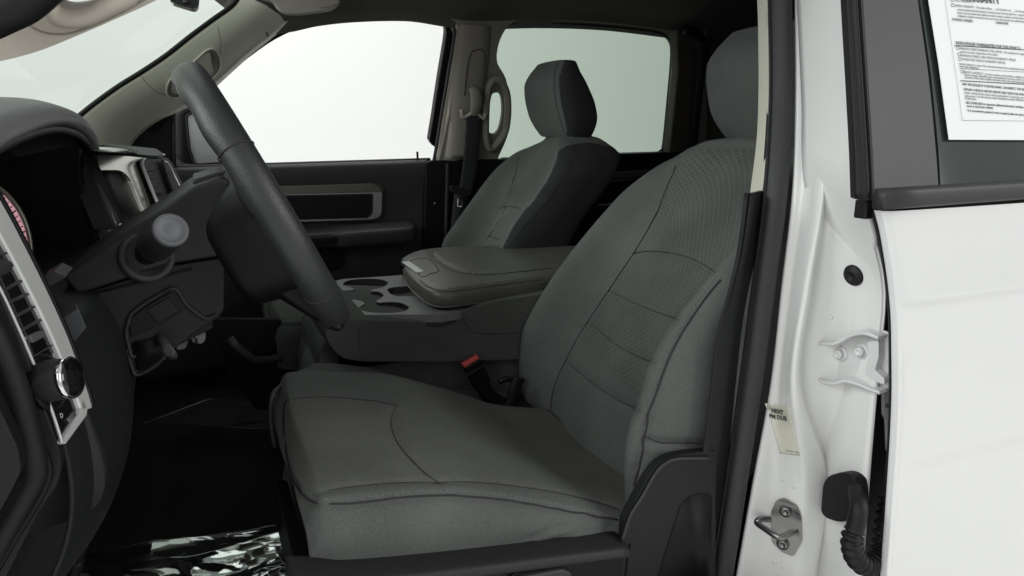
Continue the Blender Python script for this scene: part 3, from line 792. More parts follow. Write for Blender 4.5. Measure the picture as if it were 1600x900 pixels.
# ------------------------------------------------------------------ near rear door
nd = thing('rear_door', P(1480, 600, Y=.5), 'closed white rear door at the right, with grey window frame and dark glass', 'car door')
def skinY(z): return .505+.018*math.cos((z-1.30)*3.2)*-1+.02
edge = [(1376, 330), (1384, 360), (1391, 400), (1398, 450), (1402, 500), (1403, 560), (1403, 620), (1400, 690), (1396, 750), (1391, 820), (1385, 900), (1380, 960), (1372, 1060)]
rows = []
for a, b in curve2(edge, 40, False):
    p = P(a, b, Y=.515)
    zc1 = P(1400, 487, Y=.5).z; zc2 = P(1400, 762, Y=.5).z
    sm_ = lambda t: max(0, min(1, t))**2*(3-2*max(0, min(1, t)))
    crease = .006*sm_((p.z-zc1)/.02+.5)*(1-.9*sm_((p.z-zc1)/.12-.2))-.010*sm_((zc1-p.z)/.10)+.004*sm_((zc2-p.z)/.02+.5)
    rows.append([p+V((.012, .012, 0)), p+V((.002, .010, 0)), p+V((.0005, .003, 0)), p+V((.004, -.001, 0)), p+V((.03, -.004-crease, 0)), p+V((.15, -.008-crease, 0)), p+V((.35, -.010-crease, 0)), p+V((.9, -.012-crease, 0))])
obj('door_skin', loft(rows, 60, 240, closed=False), M['white'], nd, solid=.001, off=1)
sl = [P(a-5.5, b, Y=.530) for a, b in edge]
obj('edge_seal', tube(curve(sl, 60), .0058, 8), M['rubber'], nd)
# applique (window frame)
tl = [PN(a, b, .515) for a, b in curve2([(1325, -60), (1327, 0), (1334, 120), (1340, 230), (1343, 312)], 20, False)]
tm = [PN(a, b, .510) for a, b in curve2([(1344, -60), (1347, 0), (1355, 120), (1362, 230), (1366, 312)], 20, False)]
tr_ = [PN(a, b, .510) for a, b in curve2([(1426, -60), (1435, 0), (1452, 120), (1463, 230), (1469, 312)], 20, False)]
rows = [[a+V((.01, .02, 0)), a+V((0, .004, 0)), a+V((.004, 0, 0)), b+V((-.006, .001, 0)), b+V((-.001, .005, 0))] for a, b in zip(tl, tm)]
obj('frame_edge_strip', loft(rows, 30, 30, closed=False), M['rubber'], nd, solid=.002, off=1)
obj('window_frame', prism(tm+tr_[::-1], V((0, .015, 0))), M['appl'], nd, bevel=.0015)
gp = [PN(a, b, .516) for a, b in [(1430, -60), (1438, 0), (1455, 120), (1466, 230), (1471, 312)]]
gq = [PN(a, b, .516) for a, b in [(2300, 300), (2300, -90)]]
obj('window_glass', prism(gp+gq, V((0, .004, 0))), M['gl_priv'], nd, smooth=False)
# black edge of the glass
# belt moulding
bm_ = [P(1374, 312, Y=.50), P(1480, 305, Y=.495), P(1650, 295, Y=.495)]
mo = obj('belt_moulding', fixn(loft([[c+V((0, .010, .0105)), c+V((0, .0, .011)), c+V((0, -.004, .008)), c+V((0, -.0045, -.004)), c+V((0, -.002, -.0085)), c+V((0, .010, -.009))] for c in [P(1378, 314, Y=.503), P(1650, 295.5, Y=.501), P(1900, 279, Y=.499), P(2300, 253, Y=.498)]], 36, 16)), M['appl'], nd)
obj('inner_reveal', obox(P(1362, 326, Y=.545), (.018, 0, 0), (0, .008, 0), (0, 0, .010)), M['rubber'], nd, bevel=.002)

# warranty sheet taped inside the window
ws = thing('warranty_sheet', PN(1540, 100, .51), 'white printed warranty sheet behind the rear door glass', 'paper')
pl_ = None
wa = PN(1482, 218, .512); wtop = PN(1449, -40, .512); wr_ = PN(1700, 221, .512)
def SH(x, y): return PN(x, y, .512)
obj('paper_sheet', prism([SH(1482, 218), SH(1466, 100), SH(1450, 0), SH(1444, -40), SH(1700, -40), SH(1700, 219)], V((0, -.0006, -.0002))), M['paper'], ws, smooth=False)
def wline(x0, y0, s, size, mat='ink', bold=0, xend=None):
    a = PN(x0, y0, .5105); b = PN(x0+90, y0+8+(-1 if y0 > 150 else 0), .5105); u = PN(x0-2, y0-12, .5105)
    return text('printed_text', s, a, b-a, u-a, size, M[mat], ws, lift=.0001, bold=bold)
wline(1503, 1, 'WARRANTY', .0125, 'ink', .0002)
def rule(x0, y0, x1, y1, th=.0004, mat='ink'):
    a = PN(x0, y0, .5105); b = PN(x1, y1, .5105); obj('printed_rule', tube([a, b], th, 4), M[mat], ws)
T = [(1492, 2, 'FULL WARRANTY.', .0042, 'inkg'), (1492, 10, 'LIMITED WARRANTY.  The dealer will pay ____% of the labor and ____% of the parts for the', .0037, 'inkg'),
 (1496, 16, 'covered systems that fail during the warranty period. Ask the dealer for a copy of the warranty', .0037, 'inkg'),
 (1496, 21, 'and for any documents that explain warranty coverage, exclusions, and the dealer\'s repair', .0037, 'inkg'),
 (1497, 26, 'obligations. Implied warranties under your state\'s laws may give you additional rights.', .0037, 'inkg'),
 (1488, 32, 'SYSTEMS COVERED:', .0042, 'ink'), (1557, 37, 'DURATION:', .0042, 'ink'),
 (1494, 69, 'NON-DEALER WARRANTIES FOR THIS VEHICLE:', .0055, 'ink'),
 (1500, 77, 'MANUFACTURER\'S WARRANTY STILL APPLIES.  The manufacturer\'s original warranty has not', .0037, 'inkg'),
 (1501, 82, 'expired on some components of the vehicle.', .0037, 'inkg'),
 (1502, 88, 'MANUFACTURER\'S USED VEHICLE WARRANTY APPLIES.', .0040, 'inkg'), (1503, 94, 'OTHER USED VEHICLE WARRANTY APPLIES.', .0040, 'inkg'),
 (1499, 101, 'Ask the dealer for a copy of the warranty document and an explanation of warranty coverage, exclusions,', .0037, 'inkg'),
 (1500, 105, 'and repair obligations.', .0037, 'inkg'),
 (1506, 114, 'SERVICE CONTRACT.  A service contract on this vehicle is available for an extra charge. Ask for details', .0037, 'inkg'),
 (1507, 118, 'about coverage, deductible, price, and exclusions. If you buy a service contract within 90 days of your', .0037, 'inkg'),
 (1508, 122, 'purchase of this vehicle, implied warranties under your state\'s laws may give you additional rights.', .0037, 'inkg'),
 (1504, 133, 'ASK THE DEALER IF YOUR MECHANIC CAN INSPECT THE VEHICLE ON OR OFF THE LOT.', .0041, 'ink'),
 (1506, 141, 'OBTAIN A VEHICLE HISTORY REPORT AND CHECK FOR OPEN SAFETY RECALLS.  For information on how to', .0039, 'ink'),
 (1507, 146, 'obtain a vehicle history report, visit ftc.gov/usedcars. To check for open safety recalls, visit', .0037, 'inkg'),
 (1508, 151, 'safercar.gov. You will need the vehicle identification number (VIN) shown above to make the best use', .0037, 'inkg'),
 (1508, 155, 'of these sites.', .0037, 'inkg'),
 (1510, 162, 'SEE OTHER SIDE for important additional information, including a list of major defects that may', .0039, 'ink'),
 (1511, 167, 'occur in used motor vehicles.', .0039, 'ink'), (1512, 174, 'Si el concesionario gestiona la venta en espanol, pidale una copia de la Guia del Comprador.', .0038, 'ink')]
for x, y, s, z, mt_ in T: wline(x, y, s, z, mt_)
for x, y in ((1486, 2), (1487, 10), (1495, 77), (1497, 87), (1498, 94), (1502, 114)):
    rule(x, y, x+4, y+.3, .0002); rule(x, y-4.5, x+4, y-4.2, .0002); rule(x, y, x-.5, y-4.5, .0002); rule(x+4, y, x+3.5, y-4.3, .0002)
rule(1492, 71, 1700, 84, .0004); rule(1500, 107, 1700, 118, .0002); rule(1501, 126, 1700, 137, .0004); rule(1473, -30, 1504, 188, .0002, 'inkg'); rule(1504, 188, 1700, 190, .0002, 'inkg')
# ------------------------------------------------------------------ front seats
def set_uv(o, nu, nv, su, sv):
    """uv in metres-ish for the woven patterns"""
    uv = o.data.uv_layers.new(name='UVMap'); me = o.data; off = wloc(o)
    for l in me.loops:
        c = me.vertices[l.vertex_index].co+off; uv.data[l.index].uv = (c.y*su, c.z*sv)
def by_px_col(pts, Y): return [(q.z, q.x) for q in PS(pts, Y=Y)]
def seat_back(name, parent, z0, zt, ycen, sgn, tabs, Yn, Yni, Yfi, Yf, thick, ztop):
    """horizontal slices; tabs: x(z) of near crest, near inner, centre, far inner, far crest"""
    rows = []
    N = 13
    zs = [z0+(ztop-z0)*i/(N-1) for i in range(N)]
    zs = zs[:-1]+[ztop-.022, ztop-.008, ztop]
    for z in zs:
        xn, xni, xc, xfi, xf = [lerptab(t, z) for t in tabs]
        # shoulders narrow towards the top
        k = 1-.26*max(0, (z-(ztop-.10))/.10)**2.2
        if z < z0+.06: k *= .97
        tk = thick*(1 if z < ztop-.05 else (1-.35*((z-(ztop-.05))/.05)**2))
        def y(v): return ycen+(v-ycen)*k
        back = xc+tk
        ring = [V((xc, ycen, z)), V((xni, y(Yni), z)), V((xn+.004, y(Yn+.025*sgn), z)), V((xn+.022, y(Yn-.004*sgn), z)), V((xn+.07, y(Yn-.014*sgn), z)), V(((xn+back)/2+.02, y(Yn-.012*sgn), z)), V((back-.012, y(Yn+.004*sgn), z)), V((back+.004, y(Yn+.05*sgn), z)),
                V((back+.008, ycen, z)),
                V((back+.004, y(Yf-.05*sgn), z)), V((back-.012, y(Yf-.004*sgn), z)), V(((xf+back)/2+.02, y(Yf+.012*sgn), z)), V((xf+.07, y(Yf+.014*sgn), z)), V((xf+.022, y(Yf+.004*sgn), z)), V((xf+.004, y(Yf-.025*sgn), z)), V((xfi, y(Yfi), z))]
        rows.append(ring)
    # dome over the top
    last = rows[-1]; c = sum(last, V())/len(last)
    for s_, dz in ((.82, .010), (.5, .016), (.2, .018)):
        rows.append([V((c.x+(p.x-c.x)*s_, c.y+(p.y-c.y)*s_, ztop+dz)) for p in last])
    return fixn(loft(rows, 150, 190))

def assign(o, fn):
    me = o.data; off = wloc(o)
    for p in me.polygons:
        c = p.center+off
        p.material_index = fn(c, p.normal)

def headrest(parent, name, yc, xf, xb, half, z0, z1, px=None):
    rows = []
    for i in range(9):
        t = i/8; z = z0+(z1-z0)*t
        a = lerptab(xf, z); b = lerptab(xb, z)
        h = half*(1-.10*abs(2*t-1)**3-.18*max(0, t-.72)/.28-.12*max(0, .22-t)/.22)
        c = (a+b)/2; d = (b-a)/2
        ring = []
        for k in range(20):
            g = 2*math.pi*k/20; ca, sa = math.cos(g), math.sin(g)
            e = .55
            ring.append(V((c-math.copysign(abs(ca)**e, ca)*d, yc-math.copysign(abs(sa)**e, sa)*h, z)))
        rows.append(ring)
    for end in (0, 1):
        r = rows[0] if end == 0 else rows[-1]; c = sum(r, V())/20; zz = (z0-.008) if end == 0 else (z1+.010)
        new = [[V((c.x+(p.x-c.x)*s_, c.y+(p.y-c.y)*s_, (r[0].z+(zz-r[0].z)*q_))) for p in r] for s_, q_ in ((.86, .6), (.5, .95), (.15, 1))]
        rows = new[::-1]+rows if end == 0 else rows+new
    o = obj(name, fixn(loft(rows, 72, 60)), [M['fab'], M['fab_shade']], parent)
    return o

# ---- driver's seat
ds_ = thing('driver_seat', (.35, .97, .82), 'grey cloth driver seat nearest the camera, with cushion, high backrest and headrest', 'car seat', 'front seats')
near = by_px_col([(1180, 372), (1160, 395), (1100, 470), (1060, 520), (1030, 570), (1010, 640), (992, 690), (985, 750)], .705)
near = [(1.50, .86), (1.42, .745)]+near+[(.95, .50)]
ninn = by_px_col([(1115, 425), (1060, 490), (1030, 560), (1005, 620), (990, 700)], .80)+[(1.50, .93), (1.42, .83), (1.36, .755), (.95, .55)]
finn = by_px_col([(1050, 240), (1015, 350), (990, 392), (950, 450), (900, 530), (870, 590)], 1.12)+[(1.0, .575), (.95, .565), (1.50, .92)]
farc = [(z, x-.022) for z, x in by_px_col([(1100, 217), (1050, 235), (1000, 270), (950, 325), (900, 385), (850, 455), (822, 510), (815, 560)], 1.235)]+[(.97, .55), (.93, .57)]
cen = [(.93, .52), (1.03, .575), (1.10, .605), (1.17, .645), (1.24, .70), (1.31, .755), (1.38, .82), (1.44, .875), (1.48, .925)]
sb = obj('backrest', seat_back('b', ds_, .93, 0, .97, 1, [near, ninn, cen, finn, farc], .705, .795, 1.12, 1.222, .15, 1.458), [M['fab'], M['fab_in'], M['fab_shade']], ds_)
bv = bvh_of(sb)
S_far = easy(on_surface(bv, [(1063, 232), (1052, 262), (1035, 305), (1015, 350), (989, 394), (950, 452), (905, 520), (880, 566), (865, 600), (857, 635), (857, 660)], 140))
S_near = easy(on_surface(bv, [(1150, 408), (1118, 424), (1086, 462), (1056, 505), (1032, 556), (1015, 610), (1002, 660), (996, 700), (990, 750)], 110))
S_arc = on_surface(bv, [(988, 394), (1010, 391), (1040, 393), (1065, 398), (1092, 408), (1116, 424)], 60)
S_mid = on_surface(bv, [(950, 452), (985, 470), (1020, 485), (1058, 498)], 50)
S_low = on_surface(bv, [(920, 503), (950, 530), (985, 552), (1020, 565)], 50)
S_low2 = on_surface(bv, [(884, 565), (920, 595), (955, 620), (995, 640)], 50)
S_out = easy(on_surface(bv, [(1126, 437), (1110, 455), (1078, 500), (1052, 545), (1034, 590), (1020, 630), (1012, 650), (1006, 690), (998, 730), (990, 760)], 150))
S_side = on_surface(bv, [(1010, 689), (1030, 693), (1070, 694), (1112, 696)], 40)
groove(sb, [S_far], .006, .008)
groove(sb, [S_arc, S_mid, S_low, S_low2], .0035, .006)
for fl_ in ([(1014, 652), (1004, 668), (999, 690), (996, 712)], [(1010, 690), (1002, 704), (995, 716)], [(1008, 712), (1000, 722), (993, 732)]):
    groove(sb, [easy(on_surface(bv, fl_, 40))], .004, .0045)
groove(sb, [S_out], .002, .005); groove(sb, [S_side], .005, .006)
bv = bvh_of(sb)
def relay(line):
    out = []
    for p, n in line:
        h = bv.find_nearest(p)
        if h[0] is not None: out.append((h[0], facing(h[0], h[1])))
    return easy(out)
for l, r_ in ((S_far, .0011), (S_arc, .0008), (S_mid, .0006), (S_low, .0006), (S_low2, .0006), (S_side, .0009)): seam(relay(l), r_, M['seamdk'], sb)
so = relay(S_out); seam(so, .0014, M['seamdk'], sb, 'piping')
st_ = on_surface(bv, [(1118, 433), (1106, 449), (1074, 494), (1048, 539), (1030, 584), (1016, 625), (1007, 648)], 120)
stitches(easy(st_), M['stitch'], sb, r=.0005)
def driver_ins(c, n):
    # patterned panel between the two inner seams
    lo_y = lerptab([(1.0, .80), (1.2, .80), (1.45, .84)], c.z); hi_y = 1.118
    if n.x < -.05 and lo_y < c.y < hi_y and c.z > 1.085+(1.12-c.y)*0: return 1
    if n.x > -.25 and abs(n.y) > .6: return 0
    return 0
# panel test by the traced seams themselves
kz_f = sorted((p.z, p.y) for p, _ in S_far); kz_n = sorted((p.z, p.y) for p, _ in S_near)
assign(sb, lambda c, n: 1 if (n.x < .1 and c.z > 1.10 and c.y < lerptab(kz_f, c.z) and c.y > .782 and c.z < 1.455 and n.z < .93) else 0)
set_uv(sb, 0, 0, 1, 1.25)
hx = [(1.44, .925), (1.46, .91), (1.50, .885), (1.55, .868), (1.60, .864), (1.64, .880), (1.67, .91)]
hb_ = [(1.44, .98), (1.46, .985), (1.50, .995), (1.55, .985), (1.60, .955), (1.64, .935), (1.67, .935)]
h1 = headrest(ds_, 'headrest', .97, hx, hb_, .135, 1.472, 1.652)
for dy in (-.06, .06): obj('headrest_post', cyl((.95, .97+dy, 1.40), (.945, .97+dy, 1.50), .006, 12), M['chrome'], h1)

# ---- cushion
def cushion(yc, sgn, Yn, Yf, xo=0.0):
    top = [(.064, 1.060), (.072, 1.096), (.084, 1.110), (.10, 1.108), (.143, 1.104), (.19, 1.096), (.25, 1.085), (.31, 1.065), (.40, 1.027), (.463, .998), (.56, .975)]
    bot = [(.045, 1.03), (.06, 1.015), (.097, 1.008), (.229, .982), (.312, .974), (.464, .956), (.56, .95)]
    rows = []
    for x in (.066, .070, .076, .083, .095, .12, .16, .20, .25, .30, .35, .40, .45, .50, .56):
        zt = lerptab(top, x); zb = lerptab(bot, x)
        front = 0 if x > .10 else (.10-x)/.04
        zc = zt+.006*(1-front)*(1 if x < .3 else max(0, 1-(x-.3)/.15))-.0
        fe = zt-.008 
        kk = 1-.05*front**2
        def y(v): return yc+(v-yc)*kk
        far_t = zt-.030-.006*max(0, (x-.25)/.2)
        X = x+xo; fd_ = max(0, 1-(x-.066)/.22)
        def VS(t):
            q = abs(t[1]-yc)/.27; far = (t[1]-yc)*sgn > 0
            d = (.008+.085*q**3) if far else (.006+.002*q**4)
            return V((t[0]+d*fd_, t[1], t[2]))
        ring = [VS((X, yc, zc)), VS((X, y(yc-.12*sgn), zc-.001)), VS((X, y(Yn+.05*sgn), zt+.006)), VS((X, y(Yn+.012*sgn), zt+.002)), VS((X, y(Yn-.002*sgn), zt-.006)), VS((X, y(Yn-.012*sgn), zt-.03)), VS((X, y(Yn-.010*sgn), (zt+zb)/2-.01)), VS((X, y(Yn-.002*sgn), zb+.004)), VS((X, y(Yn+.03*sgn), zb-.01)),
                VS((X, yc, zb-.02)), VS((X, y(Yf-.03*sgn), zb-.01)), VS((X, y(Yf), zb+.004)), VS((X, y(Yf+.008*sgn), (zt+zb)/2)), VS((X, y(Yf), fe-.02)), VS((X, y(Yf-.03*sgn), far_t+.006)), VS((X, y(Yf-.08*sgn), far_t+.018)), VS((X, y(yc+.12*sgn), zc+.004))]
        rows.append(ring)
    first = rows[0]; c = sum(first, V())/len(first)
    pre = [[V((c.x-.012*q_, c.y+(p.y-c.y)*s_, c.z+(p.z-c.z)*s_)) for p in first] for s_, q_ in ((.2, 1.2), (.7, 1.1), (.94, .6))]
    return fixn(loft(pre+rows, 150, 150))
cu = obj('cushion', cushion(.97, 1, .70, 1.235), [M['fab'], M['fab_cu']], ds_)
bv = bvh_of(cu)
C_near = easy(on_surface(bv, [(440, 655), (441, 690), (447, 725), (456, 752), (466, 770), (480, 781), (500, 787), (540, 786), (590, 781), (640, 775), (690, 773), (740, 775), (790, 780), (850, 790), (910, 802), (966, 813)], 200))
C_st = on_surface(bv, [(486, 776), (510, 780), (545, 779), (590, 774), (640, 768), (690, 766), (740, 768), (790, 773), (850, 783), (910, 795), (962, 805)], 200)
C_in = easy(on_surface(bv, [(484, 778), (510, 766), (550, 759), (600, 754), (650, 752), (700, 751), (760, 753), (820, 760), (880, 770), (930, 782), (968, 795)], 120))
C_front = easy(on_surface(bv, [(444, 622), (439, 650), (440, 680), (446, 715), (455, 748), (464, 766)], 80))
C_far = on_surface(bv, [(446, 624), (470, 620), (520, 620), (570, 623), (620, 631)], 70)
C_mid = on_surface(bv, [(622, 631), (613, 645), (612, 665), (622, 690), (642, 715), (668, 740), (688, 752)], 70)
C_far2 = on_surface(bv, [(620, 631), (700, 636), (780, 648), (860, 668)], 70)
groove(cu, [C_near], .004, .006); groove(cu, [C_front], .004, .006); groove(cu, [C_mid, C_far], .003, .006); groove(cu, [C_in], .002, .005)
for fl_ in ([(962, 818), (925, 826), (890, 838), (855, 850)], [(955, 830), (925, 838), (895, 848), (870, 856)], [(930, 806), (895, 820), (860, 830), (830, 842)]):
    groove(cu, [easy(on_surface(bv, fl_, 50))], .0035, .006)
bv = bvh_of(cu)
seam(relay(C_near), .0012, M['seamdk'], cu); seam([(p+V((-.0006, 0, .002)), n) for p, n in relay(C_front)], .0013, M['pipe'], cu, 'piping'); seam(relay(C_front), .0011, M['seamdk'], cu)
for l in (C_mid, C_far, C_in): seam(relay(l), .0006, M['seamdk'], cu)
stitches(relay(C_st), M['stitch'], cu, r=.00045)
kin = sorted((p.x, p.y) for p, _ in C_in)
kfar = sorted((p.x, p.y) for p, _ in C_far)
assign(cu, lambda c, n: 1 if (n.z > .3 and c.y > lerptab(kin, c.x) and c.x > .06 and (c.y < (lerptab(kfar, c.x) if c.x < .26 else 1.12))) else 0)
set_uv(cu, 0, 0, 1, 1)
# seat side shield (charcoal plastic)
shp = [(1118, 704), (1060, 709), (1032, 716), (1014, 730), (1000, 752), (982, 786), (968, 812), (966, 850), (700, 884), (560, 902), (455, 902), (440, 960), (1118, 960)]
o_ = onY(rrect([(x_+(8 if x_ > 950 and x_ < 1100 else 0), y_) for x_, y_ in shp], [2, 14, 12, 12, 8, 6, 6, 6, 2, 2, 4, 4, 2], 5), .672)
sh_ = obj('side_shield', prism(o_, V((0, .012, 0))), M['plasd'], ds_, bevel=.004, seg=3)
sh_['label'] = 'charcoal plastic shield along the outer side of the seat base'
obj('shield_ledge', fixn(loft([[V((p.x, .70, p.z+.004)), V((p.x, .664, p.z+.003)), V((p.x, .656, p.z-.004)), V((p.x, .658, p.z-.012)), V((p.x, .672, p.z-.016)), V((p.x, .70, p.z-.016))] for p in PS([(452, 903), (560, 902), (700, 888), (860, 868), (978, 854)], Y=.665)], 30, 30)), M['plas'], sh_)
obj('shield_rib', tube(on := [P(a, b, Y=.670) for a, b in curve2([(1108, 716), (1060, 717), (1040, 724), (1024, 740), (1004, 775), (985, 806), (972, 845)], 40, False)], .0022, 6), M['plas2'], sh_)
sw = obj('switch_bezel', prism(onY(rrect([(800, 897), (905, 880), (975, 870), (955, 960), (790, 960)], 6), .664), V((0, .01, 0))), M['black'], sh_, bevel=.002)
obj('seat_switch', prism(onY(rrect([(812, 903), (880, 890), (895, 896), (890, 925), (812, 930)], 5), .655), V((0, .01, 0))), M['plas2'], sh_, bevel=.003)
obj('shield_joint', tube(PS([(985, 850), (970, 960)], Y=.671), .0012, 6), M['black'], sh_)
# dark recess behind the shield
obj('shield_recess', prism(onY(rrect([(1064, 790), (1080, 774), (1100, 772), (1112, 772), (1112, 955), (1012, 955)], 10), .6705), V((0, .004, 0))), M['black'], sh_)
# base under the cushion, front bar
obj('seat_base', fixn(merge(box(.10, .56, .72, 1.22, .84, .965))), M['carpet'], ds_, bevel=.01)
fb = [P(500, 583, Y=1.15), P(468, 592, Y=1.12), P(437, 606, Y=1.06), P(425, 622, Y=1.04), P(424, 660, Y=1.04), P(430, 698, Y=1.04)]
obj('adjuster_bar', tube(curve(fb, 40), .004, 8), M['sealm'], ds_)
obj('base_cover', prism(onY(rrect([(458, 872), (485, 882), (485, 960), (462, 960)], 3), .71), V((0, .2, 0))), M['black'], ds_, bevel=.003)

# ---- passenger seat
ps = thing('passenger_seat', (.4, 1.78, .82), 'grey cloth passenger seat on the far side behind the console armrest, with shade painted on its inboard side', 'car seat', 'front seats')
near = by_px_col([(890, 225), (870, 265), (840, 310), (810, 345), (790, 385)], 1.57)+[(1.0, .56), (.95, .54), (1.48, .90)]
far_ = [(z, x-.02) for z, x in by_px_col([(830, 224), (800, 240), (770, 270), (735, 320), (700, 370), (695, 385)], 2.01)]+[(1.0, .62), (.95, .62), (1.48, 1.02)]
finn = by_px_col([(838, 222), (812, 250), (795, 285), (780, 330), (757, 370), (748, 385)], 1.92)
finn = [(z, x) for z, x in finn]+[(1.0, .62), (.95, .60)]
nin = [(z, x+.03) for z, x in near]
cen = [(z, x+.045) for z, x in near]
pb_ = obj('backrest', seat_back('b', ps, .95, 0, 1.79, 1, [near, nin, cen, finn, far_], 1.58, 1.655, 1.92, 2.0, .155, 1.452), [M['fab'], M['fab_in'], M['fab_shade']], ps)
bv = bvh_of(pb_)
Q = [on_surface(bv, l, 80) for l in (
  [(812, 232), (806, 262), (792, 308), (778, 345), (762, 368), (748, 388)],
  [(893, 222), (898, 232), (893, 252), (872, 288), (848, 322), (820, 352), (800, 378), (790, 390)],
  [(780, 326), (790, 322), (803, 322), (815, 327)],
  [(762, 367), (770, 371), (780, 374)])]
Qo = Q[1]
groove(pb_, [Q[0]], .005, .007); groove(pb_, [Q[2], Q[3]], .003, .006)
bv = bvh_of(pb_)
for l in Q: seam(relay(l), .0010, M['seamdk'], pb_)
q1 = sorted((p.z, p.y) for p, _ in Q[0]) if len(Q[0]) > 3 else [(1, 1.9), (1.4, 1.9)]
assign(pb_, lambda c, n: 2 if (n.y < -.35 and c.y < 1.62) else (1 if (n.x < .1 and 1.64 < c.y < lerptab(q1, c.z) and n.z < .9) else 0))  # inboard flank takes the cloth with shade painted in
set_uv(pb_, 0, 0, 1, 1.25)
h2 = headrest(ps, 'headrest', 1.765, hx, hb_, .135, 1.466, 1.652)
assign(h2, lambda c, n: 1 if ((1.765-c.y) > .108*lerptab([(1.46, .70), (1.50, .95), (1.56, 1.0), (1.60, .98), (1.64, .84), (1.66, .72)], c.z)) else 0)  # headrest side towards the console gets the same painted shade
bv = bvh_of(h2)
l = on_surface(bv, [(872, 98), (867, 112), (866, 135), (869, 160), (875, 185), (881, 207)], 50); seam(l, .0009, M['seamdk'], h2)
for dy in (-.06, .06): obj('headrest_post', cyl((.95, 1.765+dy, 1.40), (.945, 1.765+dy, 1.50), .006, 12), M['chrome'], h2)
cu2 = cu.copy(); cu2.data = cu.data.copy(); C.objects.link(cu2); cu2.parent = ps; cu2.name = 'cushion'
off_ = V((.05, .80, -.02)); 
cu2.data.transform(Matrix.Translation(wloc(cu)-wloc(ps)+off_))
cu2.location = (0, 0, 0)

# ---- centre jump seat base and folded console
cc = thing('center_console', (.35, 1.37, .82), 'grey folding centre console between the front seats, with cup holder tray and padded armrest lid', 'console')
base = [(504, 596), (499, 575), (497, 555), (503, 535), (520, 520), (560, 520), (860, 560), (900, 640), (900, 720), (540, 700)]
def rounded_slab(name, pts_side, Y0, Y1, mat, parent, bev=.02, k=6, seg=4, rr=8):
    o_ = onY(rrect(pts_side, rr, k), Y0)
    # parallel extrusion towards the passenger side
    return obj(name, prism(o_, V((0, Y1-Y0, 0))), mat, parent, bevel=bev, seg=seg)
cb0 = rounded_slab('jump_seat_cushion', [(503, 700), (499, 575), (499, 548), (505, 536), (530, 528), (900, 545), (900, 700)], 1.26, 1.50, M['fab'], cc, .022, rr=[4, 10, 12, 12, 8, 4, 4])
cb0['label'] = 'grey cloth jump seat cushion under the console'
# left-hand far edge of that cushion, seen under the wheel
far_c = obj('jump_seat_front', fixn(loft([[V((x, y, z)) for x, y, z in [(.168+dx, 1.30, 1.03+dz), (.165+dx, 1.45, 1.04+dz), (.170+dx, 1.58, 1.05+dz), (.30, 1.60, 1.06+dz), (.45, 1.5, 1.05+dz), (.45, 1.30, 1.03+dz)]] for dx, dz in ((.03, -.10), (.005, -.08), (0, -.03), (.012, .02), (.04, .032))], 40, 30)), M['fab'], cc)
body = rounded_slab('console_body', [(508, 528), (509, 512), (520, 500), (690, 502), (728, 484), (760, 472), (870, 455), (890, 560), (700, 566), (570, 566), (538, 562), (522, 550)], 1.225, 1.545, M['fab_cs'], cc, .012, rr=[14, 8, 4, 14, 10, 10, 4, 4, 4, 14, 14, 12])
bvb = bvh_of(body)
sl_ = on_surface(bvb, [(720, 486), (724, 500), (732, 512), (745, 520), (780, 521), (815, 519)], 50)
if len(sl_) > 3: seam(sl_, .0008, M['seamdk'], body)
sl_ = on_surface(bvb, [(561, 514), (561, 545)], 20)
if len(sl_) > 3: seam(sl_, .0005, M['seamdk'], body)
# tray plate (top z ~1.172) with three cup wells
TZ = 1.152
def TT(pts, z=TZ, n=None): return [P(a, b, Z=z) for a, b in (curve2(pts, n) if n else pts)]
tray_o = TT(rrect([(505, 444), (535, 436), (640, 429), (700, 432), (742, 466), (735, 480), (715, 487), (690, 491), (560, 492), (528, 490), (505, 478)], [6, 4, 2, 4, 6, 6, 6, 4, 4, 8, 6]))
well1 = [(537, 442), (545, 438), (565, 436), (590, 436), (603, 439), (606, 443), (598, 449), (583, 452), (580, 455), (592, 456), (599, 461), (595, 466), (588, 470), (592, 473), (606, 472), (625, 473), (637, 478), (638, 482), (628, 487), (605, 489), (580, 488), (563, 484), (561, 480), (569, 475), (566, 471), (552, 468), (530, 468), (515, 462), (518, 455), (545, 454), (554, 452), (548, 449), (538, 446)]
well2 = rrect([(604, 452), (612, 449), (650, 446), (660, 462), (622, 463), (611, 460)], 3)
w1 = TT(curve2(well1, 120)); w2 = TT(well2)
tray = obj('tray', prism(tray_o, V((0, 0, -.0155)), [w1[::-1], w2[::-1]]), M['tray'] if 'tray' in M else plain('tray_plastic', (.165, .17, .165), .5, bump=.3, bscale=900, var=.1), cc, bevel=.0015, seg=2)
lip = TT(rrect([(500, 452), (535, 436), (640, 429), (715, 440), (738, 464), (733, 478), (716, 488), (692, 494), (560, 495), (524, 493), (503, 480)], [6, 4, 2, 4, 6, 6, 6, 4, 4, 8, 6]), TZ-.004)
obj('tray_skirt', prism(lip, V((0, 0, -.019)), [TT(curve2(well1, 120), TZ-.004)[::-1], TT(well2, TZ-.004)[::-1]]), M['plas2'], cc, bevel=.004, seg=3)
for w_, dep in ((w1, .06), (w2, .03)):
    cw = sum(w_, V())/len(w_)
    v_ = w_+[p+V((0, 0, -dep)) for p in w_]; n_ = len(w_)
    f_ = [(i, (i+1) % n_, (i+1) % n_+n_, i+n_) for i in range(n_)]+[tuple(range(n_, 2*n_))]
    obj('cup_well', (v_, f_), M['black'], tray)
obj('console_core', fixn(box(.21, .60, 1.24, 1.50, 1.06, 1.098)), M['black'], cc)
